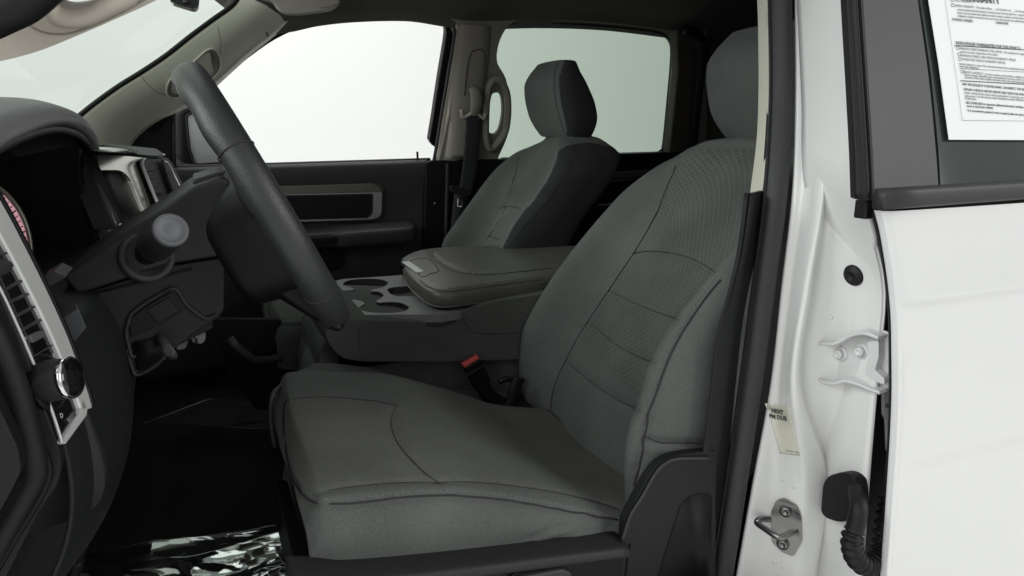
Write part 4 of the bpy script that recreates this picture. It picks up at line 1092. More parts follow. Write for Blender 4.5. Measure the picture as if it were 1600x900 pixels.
# padded lid
def ring_lid(s, dz, z0):
    return None
o_near = [(632, 436), (628, 418), (628, 408), (640, 398), (665, 391)]
LZ = 1.185
lid_px = [(627, 409), (634, 401), (655, 393), (690, 389), (760, 386), (870, 386), (960, 388), (985, 402), (950, 420), (850, 440), (790, 448), (735, 456), (700, 460), (675, 458), (655, 446), (636, 428)]
lid_o = [P(a, b, Z=LZ) for a, b in curve2(lid_px, 90)]
cL = sum(lid_o, V())/len(lid_o)
def scl(pts, s, dz, dx=0): return [V((cL.x+(p.x-cL.x)*s+dx, cL.y+(p.y-cL.y)*s, p.z+dz)) for p in pts]
rows = [scl(lid_o, .3, -.026), scl(lid_o, .94, -.026), scl(lid_o, .99, -.023), scl(lid_o, 1.004, -.013), scl(lid_o, 1.003, -.004), scl(lid_o, .99, .002), scl(lid_o, .955, .0055), scl(lid_o, .86, .0085), scl(lid_o, .6, .011), scl(lid_o, .3, .012), scl(lid_o, .05, .012)]
lid = obj('armrest_lid', fixn(loft(rows, 140, 70)), M['vinyl'], cc)
lid['label'] = 'padded grey-brown vinyl armrest lid with silver latch'
bvl = bvh_of(lid)
L1 = on_surface(bvl, [(690, 388), (677, 392), (677, 399), (690, 410), (712, 421), (735, 427), (765, 428), (810, 424), (860, 418)], 100)
L2 = on_surface(bvl, [(656, 437), (665, 445), (682, 452), (700, 455), (730, 452), (780, 445), (850, 436)], 100)
groove(lid, [L1], .003, .005); groove(lid, [L2], .002, .004)
bv = bvh_of(lid)
for l in (L1, L2): seam(relay(l), .0008, M['seamdk'], lid)
st2 = on_surface(bvl, [(700, 451), (730, 448), (780, 441), (850, 432)], 80); stitches(st2, M['seamdk'], lid, r=.0005)
lt1 = on_surface(bvl, [(636, 411), (660, 404), (672, 406), (685, 424), (668, 431), (655, 434)], 6, False)
sc_ = on_surface(bvl, curve2([(641, 410), (650, 405), (664, 404), (674, 408), (681, 416), (685, 424), (672, 428), (660, 433), (650, 422)], 50), 50, False)
if len(sc_) > 10: obj('latch_scoop_edge', tube([p for p, n in sc_], .0010, 6, closed=True), M['seamdk'], lid)
lf = [P(634, 412, Z=1.219), P(640, 422, Z=1.216), P(652, 436, Z=1.213), P(656, 440, Z=1.213)]
# latch: dark housing with a bright lever on the front edge
a_ = P(631, 414, Z=1.185); b_2 = P(657, 433, Z=1.185); d_ = (b_2-a_); mid_ = (a_+b_2)/2
nrm_ = V((d_.y, -d_.x, 0)).normalized()
if nrm_.x > 0: nrm_ = -nrm_
obj('latch_housing', obox(mid_+nrm_*.001+V((0, 0, -.010)), d_*.56, nrm_*.008, V((0, 0, .014))), M['gloss'], lid, bevel=.003)
obj('latch_lever', obox(mid_+-nrm_*.002+V((0, 0, .0085)), d_*.44, nrm_*.0085-V((0, 0, -.0)), V((0, 0, .0016))+nrm_*.0), M['silver'], lid, bevel=.001)
obj('lid_base', fixn(loft([scl(lid_o, .90, -.034), scl(lid_o, .965, -.028), scl(lid_o, .955, -.021)], 90, 10)), M['plas'], cc)

# seat belt buckle of the driver
bk = thing('belt_buckle', P(745, 580, Y=1.20), 'black belt buckle with red release button beside the driver cushion', 'buckle')
B0 = P(735, 565, Y=1.20); 
dwn = (P(762, 618, Y=1.20)-B0); dwn_n = dwn.normalized(); sx = (P(753, 562, Y=1.20)-P(721, 570, Y=1.20)); sxn = (sx-dwn_n*sx.dot(dwn_n)).normalized(); dpv = sxn.cross(dwn_n)
bo = obj('buckle_body', obox(B0+dwn_n*.028, sxn*.0175, dwn_n*.028, dpv*.011), M['black'], bk, bevel=.004, seg=3)
obj('release_button', obox(B0+-dwn_n*.001, sxn*.0165, dwn_n*.005, dpv*.008), M['red'], bk, bevel=.0015)
obj('button_slot', obox(B0-dwn_n*.0055+dpv*.003, sxn*.013, dwn_n*.0012, dpv*.002), plain('slot_dark_red', (.16, .02, .025), .5), bk)
obj('buckle_ridge', obox(B0+dwn_n*.016-dpv*0, sxn*.0195, dwn_n*.0009, dpv*.0118), M['plas2'], bk)
obj('buckle_stalk', tube(curve([B0+dwn_n*.055, B0+dwn_n*.09+sxn*.003, B0+dwn_n*.14+sxn*.03], 16), .012, 10, flat=(1.2, .6), ref=sxn), M['rubber'], bk)
bk2 = thing('belt_anchor', P(800, 600, Y=1.27), 'black belt anchor strap dark between cushion and backrest', 'belt anchor')
obj('anchor_strap', tube(curve([P(812, 590, Y=1.16), P(806, 605, Y=1.16), P(800, 630, Y=1.16), P(790, 660, Y=1.16)], 20), .013, 10, flat=(1, .5)), M['rubber'], bk2)
obj('anchor_loop', tube(curve([P(780, 596, Y=1.17), P(795, 592, Y=1.17), P(806, 598, Y=1.17), P(795, 618, Y=1.17)], 24), .006, 8), M['gloss'], bk2)

# passenger seat belt on the pillar
sbt = thing('seat_belt', P(733, 180, Y=2.05), 'black seat belt hanging from its beige slider on the far middle pillar', 'seat belt')
def onpil(x, y, d=.03): return P(x, y, pl=FI)+V((0, -d, 0))
gd = obj('slider_guide', fixn(loft([[onpil(x+dx, y, d) for x, y, d in [(0, 137, .03)]]+[] for dx in (0,)], 4, 4, closed=False)) if False else disc_lathe(onpil(736, 152, .022), (0, -1, .28), [(.012, 0), (.012, .010), (.009, .016), (.004, .018)], 24), M['taupe'], sbt)
sl = curve([onpil(733, 138, .028), onpil(735, 145, .040), onpil(736, 160, .044), onpil(735, 172, .040), onpil(733, 180, .034)], 20)
obj('slider_cover', tube(sl, [.008+.005*math.sin(math.pi*(.15+.8*i/19)) for i in range(20)], 14, flat=(1.35, .8), ref=(1, 0, 0)), M['taupe'], sbt)
lp_ = [onpil(714, 172, .036), onpil(717, 183, .036), onpil(725, 180, .036), onpil(733, 176, .038), onpil(742, 180, .036), onpil(749, 185, .036), onpil(751, 177, .036)]
obj('belt_loop', tube(curve(lp_, 40), .0052, 10), M['beige_w'], sbt)
wb_ = [(734, 180), (731, 210), (727, 250), (722, 280), (718, 296)]
r_ = [[onpil(a-11, b, .036+.02*i/4), onpil(a, b, .038+.02*i/4), onpil(a+11, b, .036+.02*i/4)] for i, (a, b) in enumerate(wb_)]
obj('webbing', loft(r_, 8, 40, closed=False), M['web'], sbt, solid=.0015, off=0)
obj('tongue', prism(onY(rrect([(703, 292), (708, 289), (736, 298), (738, 304), (728, 307), (712, 303), (704, 301)], 3), 2.0), V((0, .012, 0))), M['rubber'], sbt, bevel=.003)
obj('tongue_plate', prism(onY(rrect([(715, 309), (724, 310), (723, 325), (714, 324)], 1.5), 2.0), V((0, .003, 0)), [onY([(717.5, 317), (721.5, 317.5), (721, 322), (717.5, 321.5)], 2.0)[::-1]]), M['steel'], sbt)
r_ = [[P(a-10, b, Y=2.03), P(a+1, b, Y=2.025), P(a+11, b, Y=2.03)] for a, b in [(720, 303), (716, 340), (712, 380), (710, 420)]]
obj('lower_webbing', loft(r_, 8, 20, closed=False), M['web'], sbt, solid=.0015, off=0)
# ------------------------------------------------------------------ steering wheel
sw_ = thing('steering_wheel', (.085, .97, 1.40), 'black leather steering wheel seen edge-on above the driver cushion', 'steering wheel')
top = P(299, 120, Y=.97); botm = P(521, 487, Y=.97)
wc = (top+botm)/2+V((-.002, 0, .0)); R = (top-botm).length/2
up_w = (top-botm).normalized(); lat = wc-CAM; lat -= up_w*lat.dot(up_w); lat = V((0, 1, 0)).lerp(lat.normalized(), .72); lat = (lat-up_w*lat.dot(up_w)).normalized(); ax_w = lat.cross(up_w).normalized()
if ax_w.x < 0: ax_w = -ax_w
pts = []; rad = []
NW = 140
for i in range(NW):
    g = 2*math.pi*i/NW
    pts.append(wc+up_w*math.cos(g)*R+lat*math.sin(g)*R)
rim_v, rim_f = [], []
nn = 22
for i, p in enumerate(pts):
    g = 2*math.pi*i/NW
    rdir = (p-wc).normalized()
    # finger bumps on the dash side of the upper half
    for k in range(nn):
        a = 2*math.pi*k/nn
        ca, sa = math.cos(a), math.sin(a)
        rr_, ra_ = .0168, .0200
        bump = 0
        if sa < 0 and math.cos(g) > .0: bump = .0013*math.cos(g*14)*(-sa)
        rim_v.append(p+rdir*ca*rr_+ax_w*sa*(ra_+bump))
for i in range(NW):
    for k in range(nn):
        rim_f.append((i*nn+k, i*nn+(k+1) % nn, ((i+1) % NW)*nn+(k+1) % nn, ((i+1) % NW)*nn+k))
rim = obj('rim', fixn((rim_v, rim_f)), M['leather'], sw_)
for g in (math.radians(62), math.radians(-62), math.radians(125), math.radians(-125)):
    p = wc+up_w*math.cos(g)*R+lat*math.sin(g)*R; rd_ = (p-wc).normalized()
    obj('leather_joint', tube([p+rd_*math.cos(a)*.0171+ax_w*math.sin(a)*.0203 for a in [2*math.pi*k/30 for k in range(30)]], .0008, 5, closed=True), M['seamdk'], rim)
# hub: back cover with rounded corners, spokes, airbag pad
def hub_ring(d, hu, hl, e=.5, cu=0):
    r = []
    for k in range(28):
        a = 2*math.pi*k/28; c_, s_ = math.cos(a), math.sin(a)
        r.append(wc-ax_w*d+up_w*(cu+math.copysign(abs(c_)**e, c_)*hu)+lat*math.copysign(abs(s_)**e, s_)*hl)
    return r
obj('hub_back_cover', fixn(loft([hub_ring(.082, .02, .02, cu=-.03), hub_ring(.082, .050, .075, cu=-.03), hub_ring(.076, .068, .09, cu=-.03), hub_ring(.05, .080, .098, cu=-.028), hub_ring(.02, .088, .105, cu=-.025), hub_ring(.0, .085, .10, cu=-.02)], 90, 40)), M['black'], sw_)
obj('airbag_cover', fixn(loft([hub_ring(.0, .085, .10), hub_ring(-.006, .08, .095), hub_ring(-.010, .06, .075), hub_ring(-.011, .02, .02)], 80, 24)), M['plas'], sw_)
obj('lower_spoke', fixn(loft([[wc-up_w*u_+lat*(l_*math.copysign(abs(math.cos(2*math.pi*k/24))**.6, math.cos(2*math.pi*k/24)))-ax_w*(d_+t_*math.copysign(abs(math.sin(2*math.pi*k/24))**.6, math.sin(2*math.pi*k/24))) for k in range(24)] for u_, l_, d_, t_ in ((.05, .085, .035, .035), (.09, .09, .030, .026), (.13, .095, .018, .018), (R-.004, .10, .003, .010))], 60, 20)), M['black'], sw_)
for s_, uu in ((-1, .25), (1, .25), (-.45, -.9), (.45, -.9)):
    d = (lat*s_+up_w*uu).normalized()
    sp_ = [wc+d*.07-ax_w*.02, wc+d*.11-ax_w*.014, wc+d*(R-.006)-ax_w*.002]
    obj('spoke', tube(curve(sp_, 14), 1, 12, flat=(.026, .010), ref=d.cross(ax_w)), M['plas'], sw_)
bvr = bvh_of(rim)

# ------------------------------------------------------------------ steering column
sc_t = thing('steering_column', (-.02, .97, 1.35), 'charcoal steering column shroud between dashboard and steering wheel', 'steering column')
prof = [(88, 440), (130, 412), (180, 378), (240, 340), (290, 300), (332, 278), (360, 268), (385, 300), (360, 480), (345, 492), (300, 470), (262, 452), (190, 520), (170, 500), (125, 480)]
colm = rounded_slab('shroud_upper', [(95, 432), (180, 372), (245, 333), (272, 312), (300, 292), (350, 275), (372, 300), (352, 400), (262, 414), (120, 462)], .885, 1.055, M['plas'], sc_t, .026, rr=[10, 20, 20, 12, 10, 10, 10, 10, 8, 8], seg=5)
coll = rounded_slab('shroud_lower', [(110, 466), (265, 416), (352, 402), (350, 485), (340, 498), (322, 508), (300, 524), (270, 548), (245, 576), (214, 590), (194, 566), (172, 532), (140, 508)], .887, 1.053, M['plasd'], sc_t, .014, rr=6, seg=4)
obj('shroud_joint', tube(PS([(120, 464), (200, 446), (265, 430), (300, 420)], Y=.8845), .0012, 6), M['black'], coll)
tc_ = rounded_slab('shroud_cap', [(300, 286), (303, 280), (330, 272), (366, 264), (372, 290), (336, 298), (328, 312), (318, 300)], .915, 1.02, M['plas2'], sc_t, .008, rr=5)
# recess panel, key housing, tilt lever
obj('recess_rim', tube(onY(curve2(rrect([(205, 560), (196, 520), (204, 490), (232, 470), (268, 450), (276, 452), (292, 478), (322, 500), (340, 490)], 8), 60, False), .885), .0022, 8), M['plas'], coll)
obj('recess_panel', prism(onY(rrect([(200, 500), (235, 474), (268, 456), (286, 486), (255, 505), (205, 528)], 5), .884), V((0, .01, 0))), M['black'], coll, bevel=.003)
obj('recess_door', prism(onY(rrect([(228, 484), (262, 466), (278, 488), (246, 505)], 3), .8825), V((0, .004, 0))), M['rubber'], coll, bevel=.001)
obj('key_housing', prism(onY(rrect([(250, 520), (275, 492), (300, 482), (322, 502), (335, 512), (262, 548)], 5), .90), V((0, .06, 0))), M['black'], coll, bevel=.004)
obj('tilt_lever', fixn(loft([[P(x+dx, y+dy, Y=.885-q_) for x, y in [(-9, -5), (0, -9), (8, -3), (9, 6), (0, 9), (-8, 5)]] for (dx, dy, q_) in [(250, 525, -.01), (255, 533, .01), (262, 545, .02), (268, 554, .022)]], 20, 20)), M['plas2'], sc_t)
obj('recess_opening', prism(onY(rrect([(206, 535), (245, 528), (262, 540), (252, 560), (232, 576), (214, 580)], 5), .8845), V((0, .004, 0))), M['black'], coll)
obj('lower_brace', tube(curve(PS([(198, 545), (206, 575), (214, 586), (235, 576), (258, 558)], Y=.886), 24), .0022, 8), M['plas'], sc_t)
ky = thing('ignition_key', P(300, 520, Y=.92), 'grey ignition key hanging under the steering column', 'key')
obj('key_bow', prism(onY(rrect([(296, 518), (312, 508), (320, 512), (322, 530), (316, 538), (300, 536)], 5), .91), V((0, .004, 0))), plain('key_plastic', (.10, .095, .09), .4), ky, bevel=.0015)
obj('key_tag', prism(onY(rrect([(272, 536), (286, 528), (296, 532), (290, 546), (276, 548)], 4), .92), V((0, .004, 0))), plain('tag_plastic', (.06, .055, .05), .4), ky, bevel=.0015)
obj('key_blade', prism(onY([(305, 512), (309, 511), (309, 536), (305, 537)], .906), V((0, .002, 0))), M['steel'], ky)

# multifunction stalk
stk = thing('turn_signal_stalk', P(225, 400, Y=.9), 'black stalk with grey domed end sticking out of the steering column', 'stalk')
tip = P(268, 359, Y=.775); bas = P(228, 398, Y=.895); dr = (tip-bas).normalized()
obj('stalk_arm', cyl(bas-dr*.02, bas+dr*.05, .0125, 28, .0135), M['black'], stk)
obj('stalk_grip', disc_lathe(bas+dr*.045, dr, [(.0150, 0), (.0172, .003), (.0172, (tip-bas).length-.052), (.0165, (tip-bas).length-.049)], 36), M['plas'], stk)
obj('stalk_ring', disc_lathe(bas+dr*.043, dr, [(.0155, 0), (.0162, .002), (.0155, .004)], 32), M['gloss'], stk)
obj('stalk_cap', disc_lathe(tip-dr*.006, dr, [(.0168, 0), (.0172, .003), (.0163, .0065), (.0140, .0072), (.0125, .0060), (.006, .0068), (.001, .007)], 40), plain('stalk_end_grey', (.080, .082, .090), .45, bump=.2, bscale=700), stk)
fr = obj('stalk_boot', disc_lathe(P(230, 400, Y=.884), (V((0, -1, 0))*.8+dr).normalized(), [(.031, -.012), (.030, -.002), (.027, .003), (.022, .001), (.018, -.008)], 36), M['plas2'], sc_t)

# ------------------------------------------------------------------ dashboard
da = thing('dashboard', (-.25, 1.3, 1.2), 'charcoal dashboard with gauge hood, silver-framed centre stack and air vents', 'dashboard')
# gauge hood: arch spanning the driver's side
hood = []
for Y, ztop, xr in ((.66, 1.455, -.175), (.72, 1.487, -.170), (.80, 1.507, -.162), (.92, 1.520, -.155), (1.04, 1.526, -.150), (1.13, 1.524, -.145), (1.20, 1.517, -.140), (1.26, 1.502, -.137), (1.285, 1.480, -.138), (1.29, 1.455, -.142)):
    hood.append([V((-.52, Y, ztop-.055)), V((-.42, Y, ztop-.022)), V((-.30, Y, ztop-.006)), V((xr-.05, Y, ztop)), V((xr-.012, Y, ztop-.006)), V((xr, Y, ztop-.018)), V((xr-.003, Y, ztop-.026)), V((xr-.03, Y, ztop-.03)), V((-.28, Y, ztop-.055))])
hd_ = obj('gauge_hood', loft(hood, 60, 80, closed=False), M['dashtop'], da, solid=.004, off=1)
lipc = curve([r[6]+V((0, 0, -.002)) for r in hood], 60)
obj('hood_lip', tube([p+V((-.008, 0, -.005)) for p in lipc], .007, 8), M['plas'], hd_)
obj('hood_lip_gap', tube([p+V((.001, 0, .0015)) for p in lipc], .0014, 6), M['seamdk'], hd_)
# side cheeks of the gauge recess
obj('hood_side', prism([V((-.150, 1.262, 1.470)), V((-.158, 1.262, 1.42)), V((-.152, 1.262, 1.36)), V((-.14, 1.262, 1.27)), V((-.5, 1.262, 1.27)), V((-.5, 1.262, 1.44)), V((-.3, 1.262, 1.48))], V((0, .02, 0))), M['black'], da, bevel=.006)
# gauge panel
gpan = obj('gauge_panel', prism([V((-.24, .66, 1.46)), V((-.24, 1.262, 1.46)), V((-.21, 1.262, 1.27)), V((-.21, .66, 1.27))], V((-.02, 0, 0))), M['gloss'], da)
# dial of the main gauge, a shallow disc leaning towards the driver's door side
gn = V((.80, -.55, .22)).normalized()
gc = P(-58, 398, Y=.90); GP = (gc, gn)
def dpt(a, k, d=0): return P(-58+106*k*math.cos(a), 398-122*k*math.sin(a), pl=(gc+gn*d, gn))
NA = 72
disc_ = obj('gauge_face', prism([dpt(2*math.pi*k/NA, 1.0, -.004) for k in range(NA)], -gn*.02), M['gloss'], da)
rows = [[dpt(2*math.pi*k/NA, r_, .0) for k in range(NA)] for r_ in (.83, .97)]
dl = obj('dial', loft(rows, 120, 3, closed=True, caps=False), M['dial'], disc_)
obj('dial_bezel', tube([dpt(2*math.pi*k/NA, 1.01, .002) for k in range(NA)], .0022, 8, closed=True), M['satin_d'], disc_)
ms = []
for k in range(80):
    a = 2*math.pi*k/80; ms.append(tube([dpt(a, .84 if k % 4 == 0 else .89, .001), dpt(a, .96, .001)], .0005 if k % 4 else .0009, 4))
obj('dial_ticks', merge(*ms), M['black'], disc_)
for s_, a in (('80', 58), ('90', 42), ('100', 25), ('110', 8), ('120', -8)):
    a = math.radians(a); c_ = dpt(a, .70, .001); gxx = (dpt(0, .8)-dpt(0, .7)).normalized()
    text('dial_number', s_, c_-gxx*.004, gxx, V((0, 0, 1)), .0085, M['lamp_white'], disc_)
def needle(x0, y0, x1, y1, wd):
    a = P(x0, y0, pl=(gc+gn*.004, gn)); b = P(x1, y1, pl=(gc+gn*.004, gn)); d = (b-a).normalized(); s_ = d.cross(gn).normalized()
    obj('needle', prism([a-s_*wd, a+s_*wd, b+s_*wd*.25, b-s_*wd*.25], gn*.0015), M['redm'], disc_)
needle(10, 356, 12, 341, .0016); needle(10, 342, 15, 357, .0016); needle(23, 368, 34, 377, .0026)
# lower shelf and vertical frame beside the gauges
obj('gauge_shelf', fixn(loft([[V((-.24, Y, 1.275)), V((-.17, Y, 1.282)), V((-.125, Y, 1.272)), V((-.11, Y, 1.24)), V((-.115, Y, 1.15)), V((-.24, Y, 1.15))] for Y in (.70, .8, 1.0, 1.2, 1.30)], 40, 20)), M['plas'], da)
fr1 = PS([(136, 243), (150, 244), (200, 345), (182, 352)], X=-.142)
fr1 = [P(133, 240, Y=1.275), P(146, 238, Y=1.285), P(196, 350, Y=1.285), P(182, 356, Y=1.275)]
obj('gauge_frame', prism(fr1, V((-.012, 0, 0))), M['plas2'], da, bevel=.003)
# dark screen panel
scp = [P(72, 285, Y=1.235), P(120, 255, Y=1.245), P(176, 350, Y=1.245), P(95, 392, Y=1.235)]
# centre stack : silver bezel
cx_ = [V(p) for p in ()]
bzp = [P(148, 232, Y=1.33), P(232, 240, Y=1.56), P(262, 330, Y=1.56), P(200, 352, Y=1.33)]
def CS(x, y, d=0):
    """centre stack face: plane through x=-.15 at Y 1.33 slightly turned to the driver"""
    pl_ = (V((-.143+d, 1.31, 1.455)), V((1, -.33, .35)))
    return P(x, y, pl=pl_)
cbz = obj('center_bezel', prism([CS(a, b) for a, b in rrect([(140, 234), (150, 229), (218, 234), (226, 240), (252, 320), (262, 350), (200, 380), (186, 352)], [3, 3, 3, 6, 10, 3, 3, 3])], V((-.02, 0, 0)), [[CS(a, b) for a, b in rrect([(152, 266), (190, 266), (203, 278), (232, 345), (180, 350)], [3, 14, 14, 3, 3])][::-1]]), M['satin'], da, bevel=.003)
obj('screen', prism([CS(a, b, -.006) for a, b in rrect([(148, 262), (194, 262), (236, 350), (180, 356)], 3)], V((-.01, 0, 0))), M['black'], cbz)
obj('bezel_side', prism([CS(a, b, .0) for a, b in [(131, 240), (140, 236), (190, 350), (180, 358)]], V((-.03, 0, 0))), M['plas2'], cbz, bevel=.002)
# pocket tray on top of the stack
tz = 1.458
obj('top_tray', prism([P(a, b, Z=tz) for a, b in rrect([(136, 236), (140, 228), (160, 224), (205, 228), (245, 232), (256, 240), (246, 243), (190, 238)], 4)], V((0, 0, -.005))), M['plas'], da, bevel=.005)
obj('tray_edge', tube(curve([P(a, b, Z=tz+.001) for a, b in [(139, 235), (150, 229), (170, 228), (200, 232), (212, 237), (195, 240), (160, 239), (143, 237)]], 60), .0022, 6), M['black'], da)
obj('tray_mat', prism([P(a, b, Z=tz+.0015) for a, b in curve2([(143, 235), (155, 231), (175, 231), (200, 234), (190, 237), (160, 237)], 30)], V((0, 0, .0005))), M['silver'], da)
# dash pad to the far side
pad = []
for Y, zt in ((1.27, 1.452), (1.40, 1.463), (1.50, 1.468), (1.62, 1.466), (1.75, 1.458), (1.9, 1.445), (2.02, 1.42), (2.09, 1.40)):
    pad.append([V((-.60, Y, zt-.03)), V((-.45, Y, zt-.008)), V((-.30, Y, zt+.004)), V((-.22, Y, zt)), V((-.165, Y, zt-.014)), V((-.145, Y, zt-.04)), V((-.15, Y, zt-.10)), V((-.17, Y, zt-.22)), V((-.20, Y, zt-.36)), V((-.30, Y, zt-.42))])
obj('dash_pad', loft(pad, 60, 60, closed=False), M['dashtop'], da, solid=.004, off=1)
# centre vents facing back, in a silver-edged housing
vn = obj('air_vent', prism([CS(a, b, .012) for a, b in rrect([(224, 252), (232, 247), (258, 244), (268, 252), (292, 300), (292, 325), (250, 330)], [3, 5, 8, 6, 4, 2, 3])], V((-.03, 0, 0))), M['black'], da, bevel=.004)
obj('vent_frame', tube([CS(a, b, .014) for a, b in curve2([(250, 326), (238, 298), (226, 268), (222, 254), (228, 246), (242, 242), (256, 242)], 50, False)], .0028, 8), M['silver'], vn)
obj('vent_frame', tube([CS(a, b, .018) for a, b in curve2([(256, 252), (262, 256), (270, 270), (286, 302)], 30, False)], .0022, 8), M['satin'], vn)
for k in range(6):
    x0 = 228+k*4; y0 = 266+k*12; obj('louver', tube([CS(x0+2, y0+2, .0135), CS(x0+12, y0, .0135)], .0007, 5), M['sealm'], vn)
obj('vent_tab', obox(CS(250, 303, .02), (.004, 0, 0), (0, .008, 0), (0, 0, .003)), M['plas2'], vn, bevel=.001)
obj('vent_inner', prism([CS(a, b, .02) for a, b in rrect([(253, 248), (262, 252), (278, 285), (284, 310), (276, 312), (262, 275)], 3)], V((-.004, 0, 0))), M['rubber'], vn, bevel=.001)
# knee bolster below the column and cluster
kb = []
for Y, xo in ((.668, -.030), (.70, -.018), (.80, .004), (.95, .0), (1.10, -.006), (1.25, -.02), (1.32, -.04)):
    kb.append([V((-.24, Y, 1.32)), V((-.135+xo, Y, 1.315)), V((-.112+xo, Y, 1.30)), V((-.100+xo, Y, 1.25)), V((-.098+xo, Y, 1.18)), V((-.115+xo, Y, 1.12)), V((-.15+xo, Y, 1.07)), V((-.22+xo, Y, 1.04)), V((-.30, Y, 1.05))])
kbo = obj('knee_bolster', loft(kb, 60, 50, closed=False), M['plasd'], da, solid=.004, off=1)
jl = on_surface(bvh_of(kbo), [(125, 568), (148, 576), (160, 592), (166, 620), (170, 655)], 40)
if len(jl) > 4: obj('bolster_joint', tube([p+n*.0006 for p, n in jl], .0007, 5), M['sealm'], kbo)
obj('release_handle', prism(PS(rrect([(96, 499), (122, 481), (135, 512), (112, 538)], 3), Y=.735), V((-.004, .02, 0))), plain('handle_graphite', (.040, .042, .046), .5), da, bevel=.002)
obj('shelf_wedge', prism(PS(rrect([(62, 438), (84, 424), (103, 433), (72, 452)], 2), Y=.80), V((0, .05, 0))), M['plas2'], da, bevel=.002)
# outer (door side) control panel: silver surround, vent, light switch
def OP(x, y, d=0):
    """driver's outer instrument face, leaning"""
    return P(x, y, pl=(V((-.128+d, .68, 1.30)), V((1, -.30, .20))))
pn = obj('switch_panel', prism([OP(a, b) for a, b in rrect([(-70, 240), (-40, 250), (10, 350), (70, 470), (118, 580), (136, 642), (100, 696), (82, 640), (40, 520), (-10, 410), (-80, 300)], 4)], V((-.03, 0, 0))), M['gloss'], da, bevel=.002)
sil = curve2([(-60, 235), (-10, 320), (22, 378), (60, 452), (92, 520), (112, 570), (128, 612), (137, 640)], 60, False)
def ribbon(px, wfn, d=.004, th=.006):
    a = []; b = []
    for i, (x, y) in enumerate(px):
        w_ = wfn(i/(len(px)-1)); a.append(OP(x-w_, y+w_*.3, d)); b.append(OP(x+w_, y-w_*.3, d))
    return prism(a+b[::-1], V((-th, 0, 0)))
obj('panel_surround', ribbon(sil, lambda t: 14.5-6*t), M['silver'], pn, bevel=.002)
obj('surround_shadow_line', tube([OP(x+12.5-8.5*i/59+3, y-4, .001) for i, (x, y) in enumerate(sil)], .0028, 6), M['black'], pn)
thin = curve2([(-40, 380), (0, 452), (28, 512), (55, 575), (80, 640), (97, 692)], 50, False)
obj('panel_surround_inner', tube([OP(x, y, .003) for x, y in thin], .0014, 6), M['silver'], pn)
obj('surround_end', prism([OP(a, b, .004) for a, b in [(128, 615), (138, 640), (136, 650), (104, 694), (98, 690), (126, 645)]], V((-.006, 0, 0))), M['silver'], pn, bevel=.0015)
for k, (x0, y0, x1, y1) in enumerate([(-10, 404, 14, 396), (-12, 424, 22, 416), (0, 460, 40, 438), (8, 478, 52, 458), (20, 500, 60, 478), (32, 520, 68, 500)]):
    rows = [[OP(a, b, d) for d in (.003, -.012)] for a, b in ((x0, y0), ((x0+x1)/2, (y0+y1)/2-1), (x1, y1))]
    a_ = OP(x0, y0, .002); b_3 = OP(x1, y1, .002)
    obj('louver', prism([a_, b_3, b_3+V((-.02, 0, .004)), a_+V((-.02, 0, .004))], V((0, 0, .0014))), M['plas2'], pn)
obj('vent_pod', fixn(loft([[OP(x+dx, y+dy, d) for x, y in [(-20, 404), (8, 405), (20, 412), (16, 424), (-4, 432), (-20, 430)]] for dx, dy, d in [(0, 0, -.01), (0, 0, .006), (0, 0, .009)]], 24, 12)), M['plas2'], pn)
# dimmer wheel, switch text, knob
obj('dimmer_wheel', prism([OP(a, b, .003) for a, b in rrect([(47, 524), (66, 516), (71, 526), (52, 536)], 2)], V((-.004, 0, 0))), plain('dimmer', (.09, .09, .085), .4), pn, bevel=.001)
for (x, y, s, z) in ((37, 541, 'O', .006), (39, 535, '*', .006), (69, 520, '*', .006), (54, 576, '-', .008), (64, 592, 'O', .004), (68, 566, 'D', .0055), (74, 561, 'A', .0055), (83, 560, 'E', .0055), (94, 654, 'D', .006), (62, 579, 'o', .005)):
    a = OP(x, y, .0006); text('switch_icon', s, a, OP(x+20, y-10, .0006)-a, OP(x-4, y-12, .0006)-a, z, M['lamp_white'], pn)
obj('divider_line', tube([OP(52, 557, .001), OP(84, 538, .001)], .0007, 5), M['plas2'], pn)
obj('fog_button', prism([OP(a, b, .002) for a, b in rrect([(106, 654), (116, 643), (120, 648), (110, 660)], 1)], V((-.002, 0, 0))), plain('button_mark', (.12, .12, .12), .5), pn)
kc = OP(66, 597, .002); kn = V((1, -.30, .20)).normalized(); kn2 = (V((1, -.36, .15))).normalized()
kb_ = obj('light_knob', disc_lathe(kc-kn2*.004, kn2, [(.0175, 0), (.0175, .012), (.0168, .022), (.0162, .024)], 48), M['plas'], pn)
obj('knob_base', disc_lathe(OP(72, 598, .0), kn, [(.025, 0), (.024, .003), (.020, .004)], 40), M['black'], pn)
obj('knob_ring', disc_lathe(kc+kn2*.020, kn2, [(.0165, 0), (.0177, .001), (.0177, .004), (.0166, .0055), (.0152, .005)], 48), M['chrome'], kb_)
obj('knob_face', disc_lathe(kc+kn2*.022, kn2, [(.0156, 0), (.0156, .0032), (.006, .0036)], 48), M['gloss'], kb_)
